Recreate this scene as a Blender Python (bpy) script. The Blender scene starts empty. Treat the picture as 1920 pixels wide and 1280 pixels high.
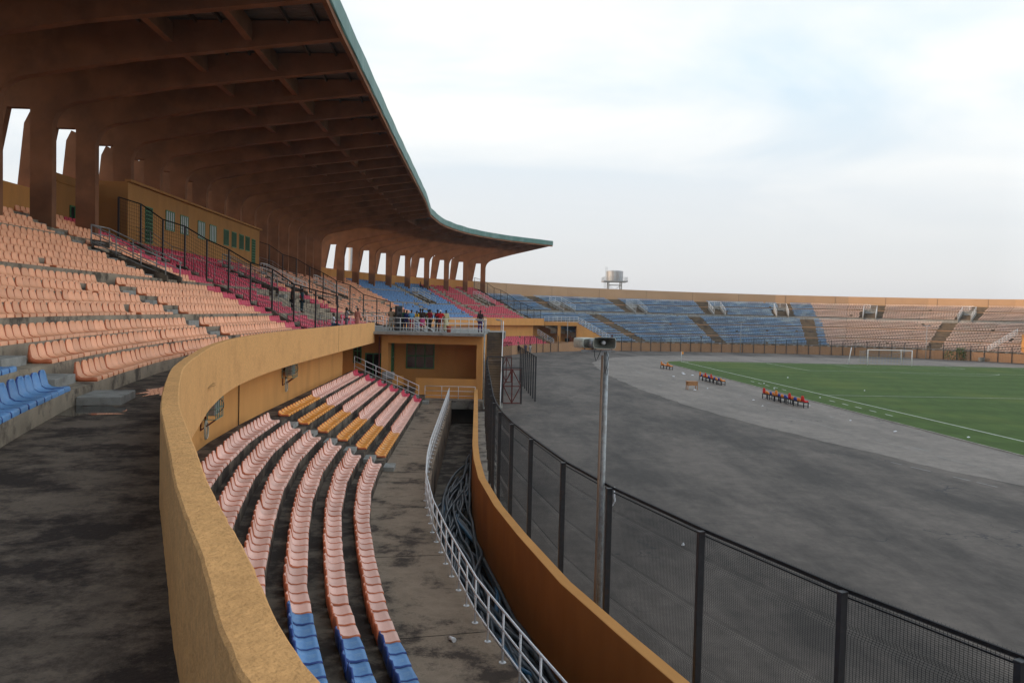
import bpy, bmesh, math, random
import numpy as np
from mathutils import Vector, Matrix
random.seed(7); rng = np.random.default_rng(7)
C = bpy.context.scene.collection
SC = bpy.context.scene
R = math.radians

# ------------------------------------------------------------ camera
EYE = 7.2
PITCH = math.atan(55 / 1550.0); ROLL = 0.0235
cd = bpy.data.cameras.new('camera'); cam = bpy.data.objects.new('camera', cd); C.objects.link(cam)
cd.sensor_width = 36; cd.lens = 1550 / 1920 * 36; cd.clip_start = 0.05; cd.clip_end = 6000
F = Vector((0, math.cos(PITCH), -math.sin(PITCH))); R0 = Vector((1, 0, 0)); U0 = Vector((0, math.sin(PITCH), math.cos(PITCH)))
rr = math.cos(ROLL) * R0 + math.sin(ROLL) * U0; uu = -math.sin(ROLL) * R0 + math.cos(ROLL) * U0
m = Matrix((rr, uu, -F)).transposed().to_4x4(); m.translation = Vector((0, 0, EYE)); cam.matrix_world = m
SC.camera = cam
# ------------------------------------------------------------ world, sun, exposure
SUN_EL, SUN_AZ = 7.0, -94.0          # azimuth from +Y towards +X, degrees
W = bpy.data.worlds.new('World'); SC.world = W; W.use_nodes = True
nt = W.node_tree; N = nt.nodes; Lk = nt.links; N.clear()
def nd(t, tree=None, **k):
    n = (tree or nt).nodes.new(t)
    for a, b in k.items(): setattr(n, a, b)
    return n
sky = nd('ShaderNodeTexSky', sky_type='NISHITA', sun_disc=False, sun_elevation=R(SUN_EL), sun_rotation=R(SUN_AZ), air_density=1.0, dust_density=2.5, ozone_density=1.0)
bg1 = nd('ShaderNodeBackground'); bg1.inputs[1].default_value = 0.12
Lk.new(sky.outputs[0], bg1.inputs[0])
tc = nd('ShaderNodeTexCoord'); sep = nd('ShaderNodeSeparateXYZ'); Lk.new(tc.outputs['Generated'], sep.inputs[0])
# high thin cloud seen on a flat layer: direction / height
zc = nd('ShaderNodeMath', operation='MAXIMUM'); zc.inputs[1].default_value = 0.03; Lk.new(sep.outputs[2], zc.inputs[0])
zz = nd('ShaderNodeMath', operation='ADD'); zz.inputs[1].default_value = 0.12; Lk.new(zc.outputs[0], zz.inputs[0])
dx = nd('ShaderNodeMath', operation='DIVIDE'); Lk.new(sep.outputs[0], dx.inputs[0]); Lk.new(zz.outputs[0], dx.inputs[1])
dy = nd('ShaderNodeMath', operation='DIVIDE'); Lk.new(sep.outputs[1], dy.inputs[0]); Lk.new(zz.outputs[0], dy.inputs[1])
cmb = nd('ShaderNodeCombineXYZ'); Lk.new(dx.outputs[0], cmb.inputs[0]); Lk.new(dy.outputs[0], cmb.inputs[1])
mp = nd('ShaderNodeMapping'); mp.inputs['Rotation'].default_value = (0, 0, R(-32)); mp.inputs['Scale'].default_value = (0.62, 0.95, 1); mp.inputs['Location'].default_value = (0.35, 0.6, 0)
Lk.new(cmb.outputs[0], mp.inputs[0])
cn = nd('ShaderNodeTexNoise'); cn.inputs['Scale'].default_value = 1.0; cn.inputs['Detail'].default_value = 6; cn.inputs['Roughness'].default_value = 0.52; cn.inputs['Distortion'].default_value = 0.55
Lk.new(mp.outputs[0], cn.inputs[0])
cr = nd('ShaderNodeValToRGB'); cr.color_ramp.elements[0].position = 0.38; cr.color_ramp.elements[0].color = (0, 0, 0, 1); cr.color_ramp.elements[1].position = 0.68; cr.color_ramp.elements[1].color = (1, 1, 1, 1)
Lk.new(cn.outputs[0], cr.inputs[0])
# clear-sky veil: pale grey-pink low down, pale blue high up
vr = nd('ShaderNodeValToRGB'); e = vr.color_ramp.elements
e[0].position = 0.0; e[0].color = (0.49, 0.50, 0.52, 1); e[1].position = 1.0; e[1].color = (0.42, 0.56, 0.72, 1)
for p, c in ((0.05, (0.555, 0.565, 0.585, 1)), (0.14, (0.585, 0.615, 0.65, 1)), (0.27, (0.53, 0.64, 0.72, 1))):
    q = e.new(p); q.color = c
Lk.new(sep.outputs[2], vr.inputs[0])
mix = nd('ShaderNodeMixRGB'); mix.inputs[2].default_value = (0.86, 0.82, 0.77, 1); Lk.new(vr.outputs[0], mix.inputs[1])
fade = nd('ShaderNodeMapRange'); fade.inputs[1].default_value = 0.08; fade.inputs[2].default_value = 0.24; fade.inputs[3].default_value = 0.0; fade.inputs[4].default_value = 0.95
Lk.new(sep.outputs[2], fade.inputs[0])
ml = nd('ShaderNodeMath', operation='MULTIPLY'); Lk.new(cr.outputs[0], ml.inputs[0]); Lk.new(fade.outputs[0], ml.inputs[1]); Lk.new(ml.outputs[0], mix.inputs[0])
bg2 = nd('ShaderNodeBackground')
eb = nd('ShaderNodeMapRange'); eb.inputs[1].default_value = 0.5; eb.inputs[2].default_value = 0.95; eb.inputs[3].default_value = 0.95; eb.inputs[4].default_value = 1.75   # extra strength added to the unseen eastern sky, to light the parapet face
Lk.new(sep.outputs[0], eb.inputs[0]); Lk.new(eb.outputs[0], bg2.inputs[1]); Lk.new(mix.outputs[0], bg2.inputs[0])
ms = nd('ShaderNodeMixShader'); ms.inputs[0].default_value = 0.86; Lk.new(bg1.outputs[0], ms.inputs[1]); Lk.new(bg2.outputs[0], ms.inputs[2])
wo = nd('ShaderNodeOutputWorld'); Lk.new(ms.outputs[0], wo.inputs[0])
sl = bpy.data.lights.new('sun', 'SUN'); sl.energy = 1.9; sl.angle = R(3); sl.color = (1.0, 0.72, 0.48)
so = bpy.data.objects.new('sun', sl); C.objects.link(so)
sd = Vector((math.sin(R(SUN_AZ)) * math.cos(R(SUN_EL)), math.cos(R(SUN_AZ)) * math.cos(R(SUN_EL)), math.sin(R(SUN_EL))))
so.rotation_euler = (-sd).to_track_quat('-Z', 'Y').to_euler(); so.location = (-60, -20, 60)
SC.view_settings.view_transform = 'Standard'; SC.view_settings.look = 'None'; SC.view_settings.exposure = 0.72; SC.view_settings.gamma = 1

# ------------------------------------------------------------ helpers
def tag(o, label=None, cat=None, group=None, kind=None):
    if label: o['label'] = label
    if cat: o['category'] = cat
    if group: o['group'] = group
    if kind: o['kind'] = kind
    return o
def empty(name, loc=(0, 0, 0), rz=0, label=None, cat=None, group=None):
    o = bpy.data.objects.new(name, None); C.objects.link(o); o.location = loc; o.rotation_euler = (0, 0, rz); o.empty_display_size = .2
    return tag(o, label, cat, group)
def cyc(k, rot):
    return k
class MB:
    """collects boxes, bars, tubes and sheets and links them as one mesh object"""
    def __init__(s): s.v = []; s.f = []; s.mi = []; s.sm = []
    def add(s, vs, fs, mi=0, sm=False):
        b = len(s.v); s.v += [tuple(x) for x in vs]
        for f in fs: s.f.append(tuple(b + i for i in f)); s.mi.append(mi); s.sm.append(sm)
    def box(s, lo, hi, mi=0):
        x0, y0, z0 = lo; x1, y1, z1 = hi
        s.add([(x0, y0, z0), (x1, y0, z0), (x1, y1, z0), (x0, y1, z0), (x0, y0, z1), (x1, y0, z1), (x1, y1, z1), (x0, y1, z1)],
              [(0, 3, 2, 1), (4, 5, 6, 7), (0, 1, 5, 4), (1, 2, 6, 5), (2, 3, 7, 6), (3, 0, 4, 7)], mi)
    def obox(s, c, ax, ay, az, hx, hy, hz, mi=0):
        c = Vector(c); ax = Vector(ax) * hx; ay = Vector(ay) * hy; az = Vector(az) * hz
        v = [c + ax * i + ay * j + az * k for k in (-1, 1) for i, j in ((-1, -1), (1, -1), (1, 1), (-1, 1))]
        s.add(v, [(0, 3, 2, 1), (4, 5, 6, 7), (0, 1, 5, 4), (1, 2, 6, 5), (2, 3, 7, 6), (3, 0, 4, 7)], mi)
    def bar(s, a, b, w, h=None, mi=0, up=(0, 0, 1)):
        """square bar from a to b, w wide, h tall"""
        h = h or w; a = Vector(a); b = Vector(b); d = (b - a); L = d.length
        if L < 1e-6: return
        d /= L; up = Vector(up)
        if abs(d.dot(up)) > .98: up = Vector((1, 0, 0))
        x = d.cross(up).normalized(); y = x.cross(d)
        s.obox((a + b) / 2, d, x, y, L / 2, w / 2, h / 2, mi)
    def tube(s, pts, r, n=6, mi=0, closed=False, cap=True):
        pts = [Vector(p) for p in pts]; k = len(pts)
        rs = r if isinstance(r, (list, tuple)) else [r] * k
        base = len(s.v); prev = None
        for i, p in enumerate(pts):
            if closed: t = pts[(i + 1) % k] - pts[i - 1]
            else: t = pts[min(i + 1, k - 1)] - pts[max(i - 1, 0)]
            if t.length < 1e-9: t = Vector((0, 0, 1))
            t.normalize()
            if prev is None:
                a = Vector((0, 0, 1)) if abs(t.z) < .9 else Vector((1, 0, 0)); x = t.cross(a).normalized()
            else:
                x = prev - t * prev.dot(t)
                x = x.normalized() if x.length > 1e-6 else t.orthogonal().normalized()
            prev = x; y = t.cross(x)
            for j in range(n):
                a = 2 * math.pi * j / n; s.v.append(tuple(p + (x * math.cos(a) + y * math.sin(a)) * rs[i]))
        for i in range(k if closed else k - 1):
            for j in range(n):
                a = base + i * n + j; b = base + i * n + (j + 1) % n; i2 = (i + 1) % k
                s.f.append((a, b, base + i2 * n + (j + 1) % n, base + i2 * n + j)); s.mi.append(mi); s.sm.append(n > 4)
        if cap and not closed:
            s.f.append(tuple(base + j for j in reversed(range(n)))); s.mi.append(mi); s.sm.append(False)
            s.f.append(tuple(base + (k - 1) * n + j for j in range(n))); s.mi.append(mi); s.sm.append(False)
    def prism(s, poly, d, mi=0):
        """poly: planar 3D loop, d: extrusion vector"""
        n = len(poly); d = Vector(d); b = [Vector(p) for p in poly]; t = [p + d for p in b]
        s.add(b + t, [tuple(reversed(range(n))), tuple(range(n, 2 * n))] + [(i, (i + 1) % n, n + (i + 1) % n, n + i) for i in range(n)], mi)
    def sweep(s, rings, mi=0, closed_sec=False, caps=False, mis=None):
        """rings: list of lists of 3D points (same length)"""
        n = len(rings[0]); base = len(s.v)
        for r in rings: s.v += [tuple(p) for p in r]
        for i in range(len(rings) - 1):
            for j in range(n if closed_sec else n - 1):
                j2 = (j + 1) % n
                s.f.append((base + i * n + j, base + i * n + j2, base + (i + 1) * n + j2, base + (i + 1) * n + j)); s.mi.append(mis[j] if mis else mi); s.sm.append(False)
        if caps:
            s.f.append(tuple(base + j for j in reversed(range(n)))); s.mi.append(mi); s.sm.append(False)
            s.f.append(tuple(base + (len(rings) - 1) * n + j for j in range(n))); s.mi.append(mi); s.sm.append(False)
    def build(s, name, mats, parent=None, fix=True):
        me = bpy.data.meshes.new(name); me.from_pydata(s.v, [], s.f)
        mats = mats if isinstance(mats, (list, tuple)) else [mats]
        for m_ in mats: me.materials.append(m_)
        me.polygons.foreach_set('material_index', s.mi); me.polygons.foreach_set('use_smooth', s.sm)
        if fix:
            bm = bmesh.new(); bm.from_mesh(me); bmesh.ops.recalc_face_normals(bm, faces=bm.faces); bm.to_mesh(me); bm.free()
        me.update()
        o = bpy.data.objects.new(name, me); C.objects.link(o)
        if parent: o.parent = parent
        return o
def bevel(o, w, seg=2, ang=40):
    b = o.modifiers.new('bevel', 'BEVEL'); b.width = w; b.segments = seg; b.limit_method = 'ANGLE'; b.angle_limit = R(ang); return o

# ------------------------------------------------------------ materials
def mat(name, col, rough=.7, var=.12, scale=3.0, bump=0.0, bscale=60, metal=0.0, stain=None, stain_scale=.6, stain_amt=.5, stain_lo=.5, stain_hi=.62, stretch=(1, 1, 1), spec=.1, detail=5, srough=.62, fine=0.0, objrand=0.0):
    m_ = bpy.data.materials.new(name); m_.use_nodes = True; t = m_.node_tree; b = t.nodes['Principled BSDF']
    b.inputs['Roughness'].default_value = rough; b.inputs['Metallic'].default_value = metal; b.inputs['Specular IOR Level'].default_value = spec
    tcx = t.nodes.new('ShaderNodeTexCoord'); mpp = t.nodes.new('ShaderNodeMapping'); mpp.inputs['Scale'].default_value = stretch
    t.links.new(tcx.outputs['Object'], mpp.inputs[0])
    nz = t.nodes.new('ShaderNodeTexNoise'); nz.inputs['Scale'].default_value = scale; nz.inputs['Detail'].default_value = detail
    t.links.new(mpp.outputs[0], nz.inputs[0])
    mr = t.nodes.new('ShaderNodeMapRange'); mr.inputs[1].default_value = .3; mr.inputs[2].default_value = .7; mr.inputs[3].default_value = 1 - var; mr.inputs[4].default_value = 1 + var
    t.links.new(nz.outputs[0], mr.inputs[0])
    mu = t.nodes.new('ShaderNodeMixRGB'); mu.blend_type = 'MULTIPLY'; mu.inputs[0].default_value = 1; mu.inputs[1].default_value = (*col, 1)
    t.links.new(mr.outputs[0], mu.inputs[2]); out = mu.outputs[0]
    if stain:
        n2 = t.nodes.new('ShaderNodeTexNoise'); n2.inputs['Scale'].default_value = stain_scale; n2.inputs['Detail'].default_value = 9; n2.inputs['Roughness'].default_value = srough
        t.links.new(mpp.outputs[0], n2.inputs[0])
        r2 = t.nodes.new('ShaderNodeMapRange'); r2.inputs[1].default_value = stain_lo; r2.inputs[2].default_value = stain_hi; r2.inputs[3].default_value = 0; r2.inputs[4].default_value = stain_amt
        t.links.new(n2.outputs[0], r2.inputs[0])
        m2 = t.nodes.new('ShaderNodeMixRGB'); m2.inputs[2].default_value = (*stain, 1)
        t.links.new(r2.outputs[0], m2.inputs[0]); t.links.new(out, m2.inputs[1]); out = m2.outputs[0]
    if fine:
        n5 = t.nodes.new('ShaderNodeTexNoise'); n5.inputs['Scale'].default_value = 26; n5.inputs['Detail'].default_value = 8; n5.inputs['Roughness'].default_value = .8; t.links.new(tcx.outputs['Object'], n5.inputs[0])
        r5 = t.nodes.new('ShaderNodeMapRange'); r5.inputs[1].default_value = .3; r5.inputs[2].default_value = .7; r5.inputs[3].default_value = 1 - fine; r5.inputs[4].default_value = 1 + fine; t.links.new(n5.outputs[0], r5.inputs[0])
        m5 = t.nodes.new('ShaderNodeMixRGB'); m5.blend_type = 'MULTIPLY'; m5.inputs[0].default_value = 1; t.links.new(out, m5.inputs[1]); t.links.new(r5.outputs[0], m5.inputs[2]); out = m5.outputs[0]
    if objrand:
        oi = t.nodes.new('ShaderNodeObjectInfo'); r6 = t.nodes.new('ShaderNodeMapRange'); r6.inputs[3].default_value = 1 - objrand; r6.inputs[4].default_value = 1 + objrand * .5; t.links.new(oi.outputs['Random'], r6.inputs[0])
        m6 = t.nodes.new('ShaderNodeMixRGB'); m6.blend_type = 'MULTIPLY'; m6.inputs[0].default_value = 1; t.links.new(out, m6.inputs[1]); t.links.new(r6.outputs[0], m6.inputs[2]); out = m6.outputs[0]
    t.links.new(out, b.inputs['Base Color'])
    if bump:
        n3 = t.nodes.new('ShaderNodeTexNoise'); n3.inputs['Scale'].default_value = bscale; n3.inputs['Detail'].default_value = 4
        t.links.new(tcx.outputs['Object'], n3.inputs[0])
        bp = t.nodes.new('ShaderNodeBump'); bp.inputs['Strength'].default_value = bump; bp.inputs['Distance'].default_value = .02
        t.links.new(n3.outputs[0], bp.inputs['Height']); t.links.new(bp.outputs[0], b.inputs['Normal'])
    m_['out'] = 1
    return m_
ORG = (0.56, 0.285, 0.095)
M = {}
M['stucco'] = mat('stucco', (0.73, 0.385, 0.150), .9, .12, 14, .75, 42, stain=(.40, .20, .075), stain_scale=.9, stain_amt=.28, stain_lo=.5, stain_hi=.7, detail=8)
M['paint'] = mat('ochre_paint', (.63, .305, .100), .85, .06, 1.2, .12, 40, stain=(.33, .17, .07), stain_scale=.55, stain_amt=.35, stain_lo=.54, stain_hi=.72, stretch=(1, 1, .35))
M['paint_box'] = mat('shaded_ochre_paint', (.36, .178, .062), .85, .08, 1.2, .12, 40, stain=(.26, .13, .05), stain_scale=.55, stain_amt=.4, stretch=(1, 1, .35))  # darker copy of the ochre paint, with the roof's shade put into its colour
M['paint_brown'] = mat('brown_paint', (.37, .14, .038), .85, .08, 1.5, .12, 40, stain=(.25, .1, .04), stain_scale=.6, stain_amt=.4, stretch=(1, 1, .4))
M['beam_paint'] = M_FRAME = mat('frame_paint', (.235, .110, .060), .9, .14, .8, .15, 30, stain=(.11, .056, .038), stain_scale=.45, stain_amt=.6, stain_lo=.48, stain_hi=.68)
M['paint_far'] = mat('far_ochre_paint', (.37, .215, .122), .9, .07, .3, stain=(.42, .23, .1), stain_scale=.15, stain_amt=.3)
M['paint_top'] = mat('top_wall_paint', (.50, .31, .18), .9, .07, .3, stain=(.42, .26, .15), stain_scale=.15, stain_amt=.4)
M['frame_paint'] = M_FRAME
M['concrete'] = mat('concrete', (.27, .25, .215), .9, .2, 2.2, .25, 45, stain=(.065, .058, .055), stain_scale=1.1, stain_amt=.9, stain_lo=.46, stain_hi=.60, detail=8)
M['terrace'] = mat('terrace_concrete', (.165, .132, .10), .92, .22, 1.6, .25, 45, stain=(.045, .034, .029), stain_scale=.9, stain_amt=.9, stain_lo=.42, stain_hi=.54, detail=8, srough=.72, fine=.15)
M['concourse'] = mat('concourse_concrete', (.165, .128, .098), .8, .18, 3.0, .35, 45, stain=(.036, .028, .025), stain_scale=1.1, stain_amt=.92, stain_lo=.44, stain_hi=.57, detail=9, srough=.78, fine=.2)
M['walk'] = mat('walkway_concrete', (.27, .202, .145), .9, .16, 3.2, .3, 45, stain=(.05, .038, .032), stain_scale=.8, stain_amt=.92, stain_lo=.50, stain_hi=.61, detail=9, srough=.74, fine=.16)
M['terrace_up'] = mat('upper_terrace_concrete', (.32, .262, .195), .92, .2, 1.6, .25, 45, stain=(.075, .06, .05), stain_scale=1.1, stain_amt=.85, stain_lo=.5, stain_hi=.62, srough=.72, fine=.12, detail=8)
M['step'] = mat('step_concrete', (.30, .29, .265), .92, .14, 5, .3, 60, stain=(.12, .11, .1), stain_scale=2.5, stain_amt=.6)
M['far_conc'] = mat('far_concrete', (.17, .125, .085), .95, .2, .8, stain=(.07, .06, .055), stain_scale=.35, stain_amt=.8)
M['white'] = mat('white_paint', (.66, .66, .66), .45, .06, 8, spec=.5, stain=(.4, .33, .28), stain_scale=6, stain_amt=.35, stain_lo=.6, stain_hi=.7)
M['black'] = mat('black_paint', (.022, .021, .023), .5, .25, 12, spec=.5, stain=(.05, .028, .02), stain_scale=5, stain_amt=.6, stain_lo=.55, stain_hi=.65)
M['wire'] = mat('black_wire', (.02, .02, .022), .6)
M['rust'] = mat('red_oxide_paint', (.11, .028, .024), .6, .25, 8)
M['green'] = mat('green_paint', (.03, .16, .06), .55, .15, 9, spec=.5)
M['grey_green'] = mat('faded_green_paint', (.16, .27, .22), .6, .15, 9)
M['galv'] = mat('galvanised_steel', (.34, .35, .35), .45, .18, 14, metal=.35, stain=(.22, .2, .18), stain_scale=5, stain_amt=.6)
M['roof'] = mat('roof_sheet', (.15, .13, .12), .6, .12, 1, metal=.1)
M['fascia'] = mat('teal_fascia', (.06, .17, .145), .55, .12, .8, stain=(.2, .3, .27), stain_scale=.7, stain_amt=.4, stretch=(1, 1, .3), spec=.5)
M['fascia_pale'] = mat('worn_fascia', (.30, .40, .38), .4, .15, 2, spec=.6, metal=.2)
M['purlin'] = mat('dark_purlin', (.09, .075, .065), .7)
M['cream'] = mat('horn_cream', (.50, .50, .42), .5, .08, 14, stain=(.3, .3, .25), stain_scale=9, stain_amt=.5, spec=.4)
M['dark'] = mat('dark_void', (.02, .018, .016), .9)
M['hose'] = mat('hose_plastic', (.045, .06, .075), .38, .15, 6, spec=.6, stain=(.15, .15, .14), stain_scale=2, stain_amt=.5)
M['hose_blue'] = mat('hose_blue', (.03, .12, .22), .4, .15, 6, spec=.6)
M['wood'] = mat('wood', (.40, .20, .09), .6, .2, 9)
M['chair_leg'] = mat('chair_leg', (.02, .02, .025), .5)
M['litter'] = mat('white_litter', (.72, .72, .74), .6, .1, 20)
M['leaf'] = mat('leaf', (.06, .10, .03), .7, .4, 6)
M['tank'] = mat('tank_metal', (.42, .43, .44), .55, .1, .6, metal=.2, stain=(.32, .24, .2), stain_scale=.5, stain_amt=.5, stretch=(3, 3, .3))
M['line'] = mat('line_paint', (.55, .56, .50), .8, .15, 2)
M['kerb'] = mat('kerb', (.30, .28, .24), .9, .2, 1)
M['glass'] = mat('dark_glass', (.025, .022, .022), .12, .2, 2, spec=.6)
M['curtain'] = mat('pale_curtain', (.40, .41, .41), .7, .2, 7, stretch=(9, 9, .3))
def plastic(name, col, worn, amt=.5, lo=.5, hi=.66):
    return mat(name, col, .5, .13, 1.1, spec=.4, stain=worn, stain_scale=7, stain_amt=amt, stain_lo=lo, stain_hi=hi, fine=.05, objrand=.16, srough=.7)
SEATC = {
 'pink': plastic('pink_plastic', (.84, .50, .40), (.74, .43, .34), .5),
 'peach': plastic('peach_plastic', (.88, .42, .235), (.72, .34, .19), .5),
 'magenta': plastic('magenta_plastic', (.60, .05, .095), (.62, .25, .28), .35, .56, .7),
 'red': plastic('red_plastic', (.55, .06, .09), (.66, .35, .33), .5, .56, .68),
 'blue': plastic('blue_plastic', (.115, .27, .52), (.27, .40, .52), .5),
 'yellow': plastic('amber_plastic', (.74, .27, .012), (.74, .55, .26), .95, .56, .60),
 'edge': plastic('orange_plastic', (.62, .17, .07), (.5, .15, .06), .3),
 'edge_blue': plastic('deep_blue_plastic', (.03, .07, .26), (.05, .1, .3), .3),
 'farblue': mat('far_blue', (.17, .30, .46), .6, .25, .35, stain=(.42, .54, .60), stain_scale=.5, stain_amt=.8),
 'farpink': mat('far_pink', (.70, .50, .42), .6, .2, .35, stain=(.66, .60, .52), stain_scale=.5, stain_amt=.5),
}

# ------------------------------------------------------------ the plan of the bowl
# REF = front edge of the lowest seat row; station = (inner fence point, outer wall point 25.9 m behind it)
REFN = [(14, -5), (10, -2.8), (6.8, -.2), (4.2, 2.4), (2.3, 5.0), (.91, 7.54), (-.32, 10.3), (-1.4, 13.5), (-2.32, 16.4), (-3.25, 20.3), (-3.95, 23.6), (-4.60, 27.7), (-4.95, 31.5)]
ST = []
def nrm(a):
    a = np.array(a, float); return a / np.linalg.norm(a)
ref = REFN + [(-5.10, 35)]
for i in range(len(REFN)):
    p = np.array(ref[i], float); t = nrm(np.array(ref[min(i + 1, len(ref) - 1)]) - np.array(ref[max(i - 1, 0)])); n = np.array([t[1], -t[0]])   # towards field
    q = p + 4.45 * n
    ST.append((q, q - 25.9 * n))
for Y in np.arange(35.4, 112, 4.95):
    q = np.array([-.93 - .043 * (Y - 40), Y]); n = nrm((1, .043)); ST.append((q, q - 25.9 * n))
TT = [(-11.3, 116), (-11.0, 121.2), (-10.3, 126.5), (-9.3, 131.8), (-7.9, 137.2), (-6, 142.5), (-3.5, 147.7), (-.5, 152.6), (3, 157.2), (6.9, 161.5)]
PP = [(-26.9, 117.6), (-26.2, 123), (-25.0, 128.6), (-23.4, 134.2), (-21.5, 139.6), (-19, 145), (-16.2, 150.2), (-13, 155), (-9.7, 159.4), (-6.5, 163.5)]
NMAIN0 = len(ST)
for T, P in zip(TT, PP):
    T = np.array(T); P = np.array(P); ST.append((T + (T - P) * 7.65 / 15.1, P + (P - T) * 3.15 / 15.1))
NMAIN = len(ST)                 # last main-stand station index is NMAIN-1
for a, b in [((17.5, 162.9), (-4.5, 170)), ((22, 164.6), (2, 176.3)), ((28, 166.4), (12, 184)), ((36, 168.2), (26, 190.8)), ((46, 169.4), (43, 195.2)), ((58, 169.6), (62, 195.6)), ((68, 168.3), (78, 192.5)),
             ((78, 164.3), (93, 185.5)), ((88, 157.5), (106.5, 175.5)), ((97, 148), (118, 162)), ((104, 136), (127, 145)), ((109, 120), (134, 124)), ((111, 100), (137, 100))]:
    ST.append((np.array(a, float), np.array(b, float)))
PIN = np.array([s[0] for s in ST]); POUT = np.array([s[1] for s in ST])
def row_pts(off):
    return PIN + (POUT - PIN) * (off / 25.9)
_ref = row_pts(4.45); _d = np.r_[0, np.cumsum(np.linalg.norm(np.diff(_ref, axis=0), axis=1))]
i0 = int(np.argmin(abs(PIN[:NMAIN0, 1] - 40))); UST = _d - _d[i0] + PIN[i0, 1]       # station parameter, about equal to Y on the straight
UEND = UST[NMAIN - 1]
def P2(u, off):
    x = np.interp(u, UST, PIN[:, 0]), np.interp(u, UST, PIN[:, 1]); y = np.interp(u, UST, POUT[:, 0]), np.interp(u, UST, POUT[:, 1])
    f = off / 25.9; return Vector((x[0] + (y[0] - x[0]) * f, x[1] + (y[1] - x[1]) * f))
def P3(u, off, z):
    p = P2(u, off); return Vector((p.x, p.y, z))
def outdir(u):
    a = P2(u, 0); b = P2(u, 10); return (b - a).normalized()
def us(u0, u1, step=None):
    a = [u0] + [u for u in UST if u0 + 1e-3 < u < u1 - 1e-3] + [u1]
    if step:
        b = []
        for p, q in zip(a[:-1], a[1:]):
            k = max(1, int(math.ceil((q - p) / step))); b += [p + (q - p) * i / k for i in range(k)]
        a = b + [a[-1]]
    return a
def sweep_u(mb, ulist, prof, mi=0, mis=None):
    """prof: list of (off, z) or function(u)->list"""
    mb.sweep([[P3(u, o, z) for o, z in (prof(u) if callable(prof) else prof)] for u in ulist], mi, mis=mis)

# lower rows: (off, z); upper rows
LOW = [(4.45 + .8 * k, .7 + .33 * (k + 1)) for k in range(6)]
UPL = [(10.25, 5.60), (11.10, 5.95), (11.97, 6.30), (12.83, 6.80), (13.69, 7.15), (14.55, 7.52), (15.41, 7.89)]
UPH = [(16.3 + .86 * k, 8.44 + .37 * k + (.12 if k > 4 else 0)) for k in range(9)]
UP = UPL + UPH
UNEAR = UST[0]
BLD0, BLD1 = 61.0, 76.0          # deck building

# ------------------------------------------------------------ ground, track, pitch
gm = mat('earth', (.24, .19, .14), .95, .2, .02, stain=(.12, .12, .06), stain_scale=.01, stain_amt=.6)
g = MB(); g.add([(-2500, -2500, -1.4), (2500, -2500, -1.4), (2500, 3500, -1.4), (-2500, 3500, -1.4)], [(0, 1, 2, 3)])
tag(g.build('ground', gm, fix=False), kind='structure')
def asphalt(name, col, st, samt, lo, hi, cr=True):
    m_ = mat(name, col, .74, .10, .35, .2, 25, spec=.2,  stain=st, stain_scale=.17, stain_amt=samt, stain_lo=lo, stain_hi=hi, stretch=(1.5, .5, 1), detail=7, srough=.7)
    t = m_.node_tree; b = t.nodes['Principled BSDF']; src = b.inputs['Base Color'].links[0].from_socket
    # fine aggregate and cracks
    tcx = t.nodes.new('ShaderNodeTexCoord')
    n = t.nodes.new('ShaderNodeTexNoise'); n.inputs['Scale'].default_value = 1.3; n.inputs['Detail'].default_value = 12; n.inputs['Roughness'].default_value = .78; t.links.new(tcx.outputs['Object'], n.inputs[0])
    mr = t.nodes.new('ShaderNodeMapRange'); mr.inputs[1].default_value = .3; mr.inputs[2].default_value = .7; mr.inputs[3].default_value = .72; mr.inputs[4].default_value = 1.28; t.links.new(n.outputs[0], mr.inputs[0])
    mu = t.nodes.new('ShaderNodeMixRGB'); mu.blend_type = 'MULTIPLY'; mu.inputs[0].default_value = 1; t.links.new(src, mu.inputs[1]); t.links.new(mr.outputs[0], mu.inputs[2])
    nd_ = t.nodes.new('ShaderNodeTexNoise'); nd_.inputs['Scale'].default_value = .35; nd_.inputs['Detail'].default_value = 5; t.links.new(tcx.outputs['Object'], nd_.inputs[0])
    va = t.nodes.new('ShaderNodeMixRGB'); va.inputs[0].default_value = .16; t.links.new(tcx.outputs['Object'], va.inputs[1]); 
    sc = t.nodes.new('ShaderNodeVectorMath'); sc.operation = 'SCALE'; sc.inputs['Scale'].default_value = 9; t.links.new(nd_.outputs['Color'], sc.inputs[0])
    ad = t.nodes.new('ShaderNodeVectorMath'); ad.operation = 'ADD'; t.links.new(tcx.outputs['Object'], ad.inputs[0]); t.links.new(sc.outputs[0], ad.inputs[1])
    vo = t.nodes.new('ShaderNodeTexVoronoi'); vo.feature = 'DISTANCE_TO_EDGE'; vo.inputs['Scale'].default_value = .085; t.links.new(ad.outputs[0], vo.inputs[0])
    ck = t.nodes.new('ShaderNodeMapRange'); ck.inputs[1].default_value = .0022; ck.inputs[2].default_value = .0055; ck.inputs[3].default_value = .8; ck.inputs[4].default_value = 0; t.links.new(vo.outputs['Distance'], ck.inputs[0])
    gp = t.nodes.new('ShaderNodeMapRange'); gp.inputs[1].default_value = .5; gp.inputs[2].default_value = .56; t.links.new(nd_.outputs[0], gp.inputs[0])
    cm = t.nodes.new('ShaderNodeMath'); cm.operation = 'MULTIPLY'; t.links.new(ck.outputs[0], cm.inputs[0]); t.links.new(gp.outputs[0], cm.inputs[1])
    dk = t.nodes.new('ShaderNodeMixRGB'); dk.inputs[2].default_value = (.03, .03, .032, 1); t.links.new(cm.outputs[0], dk.inputs[0]); t.links.new(mu.outputs[0], dk.inputs[1])
    t.links.new(dk.outputs[0], b.inputs['Base Color'])
    return m_
M['track'] = asphalt('old_asphalt', (.128, .105, .088), (.048, .040, .034), .92, .40, .60)
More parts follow.
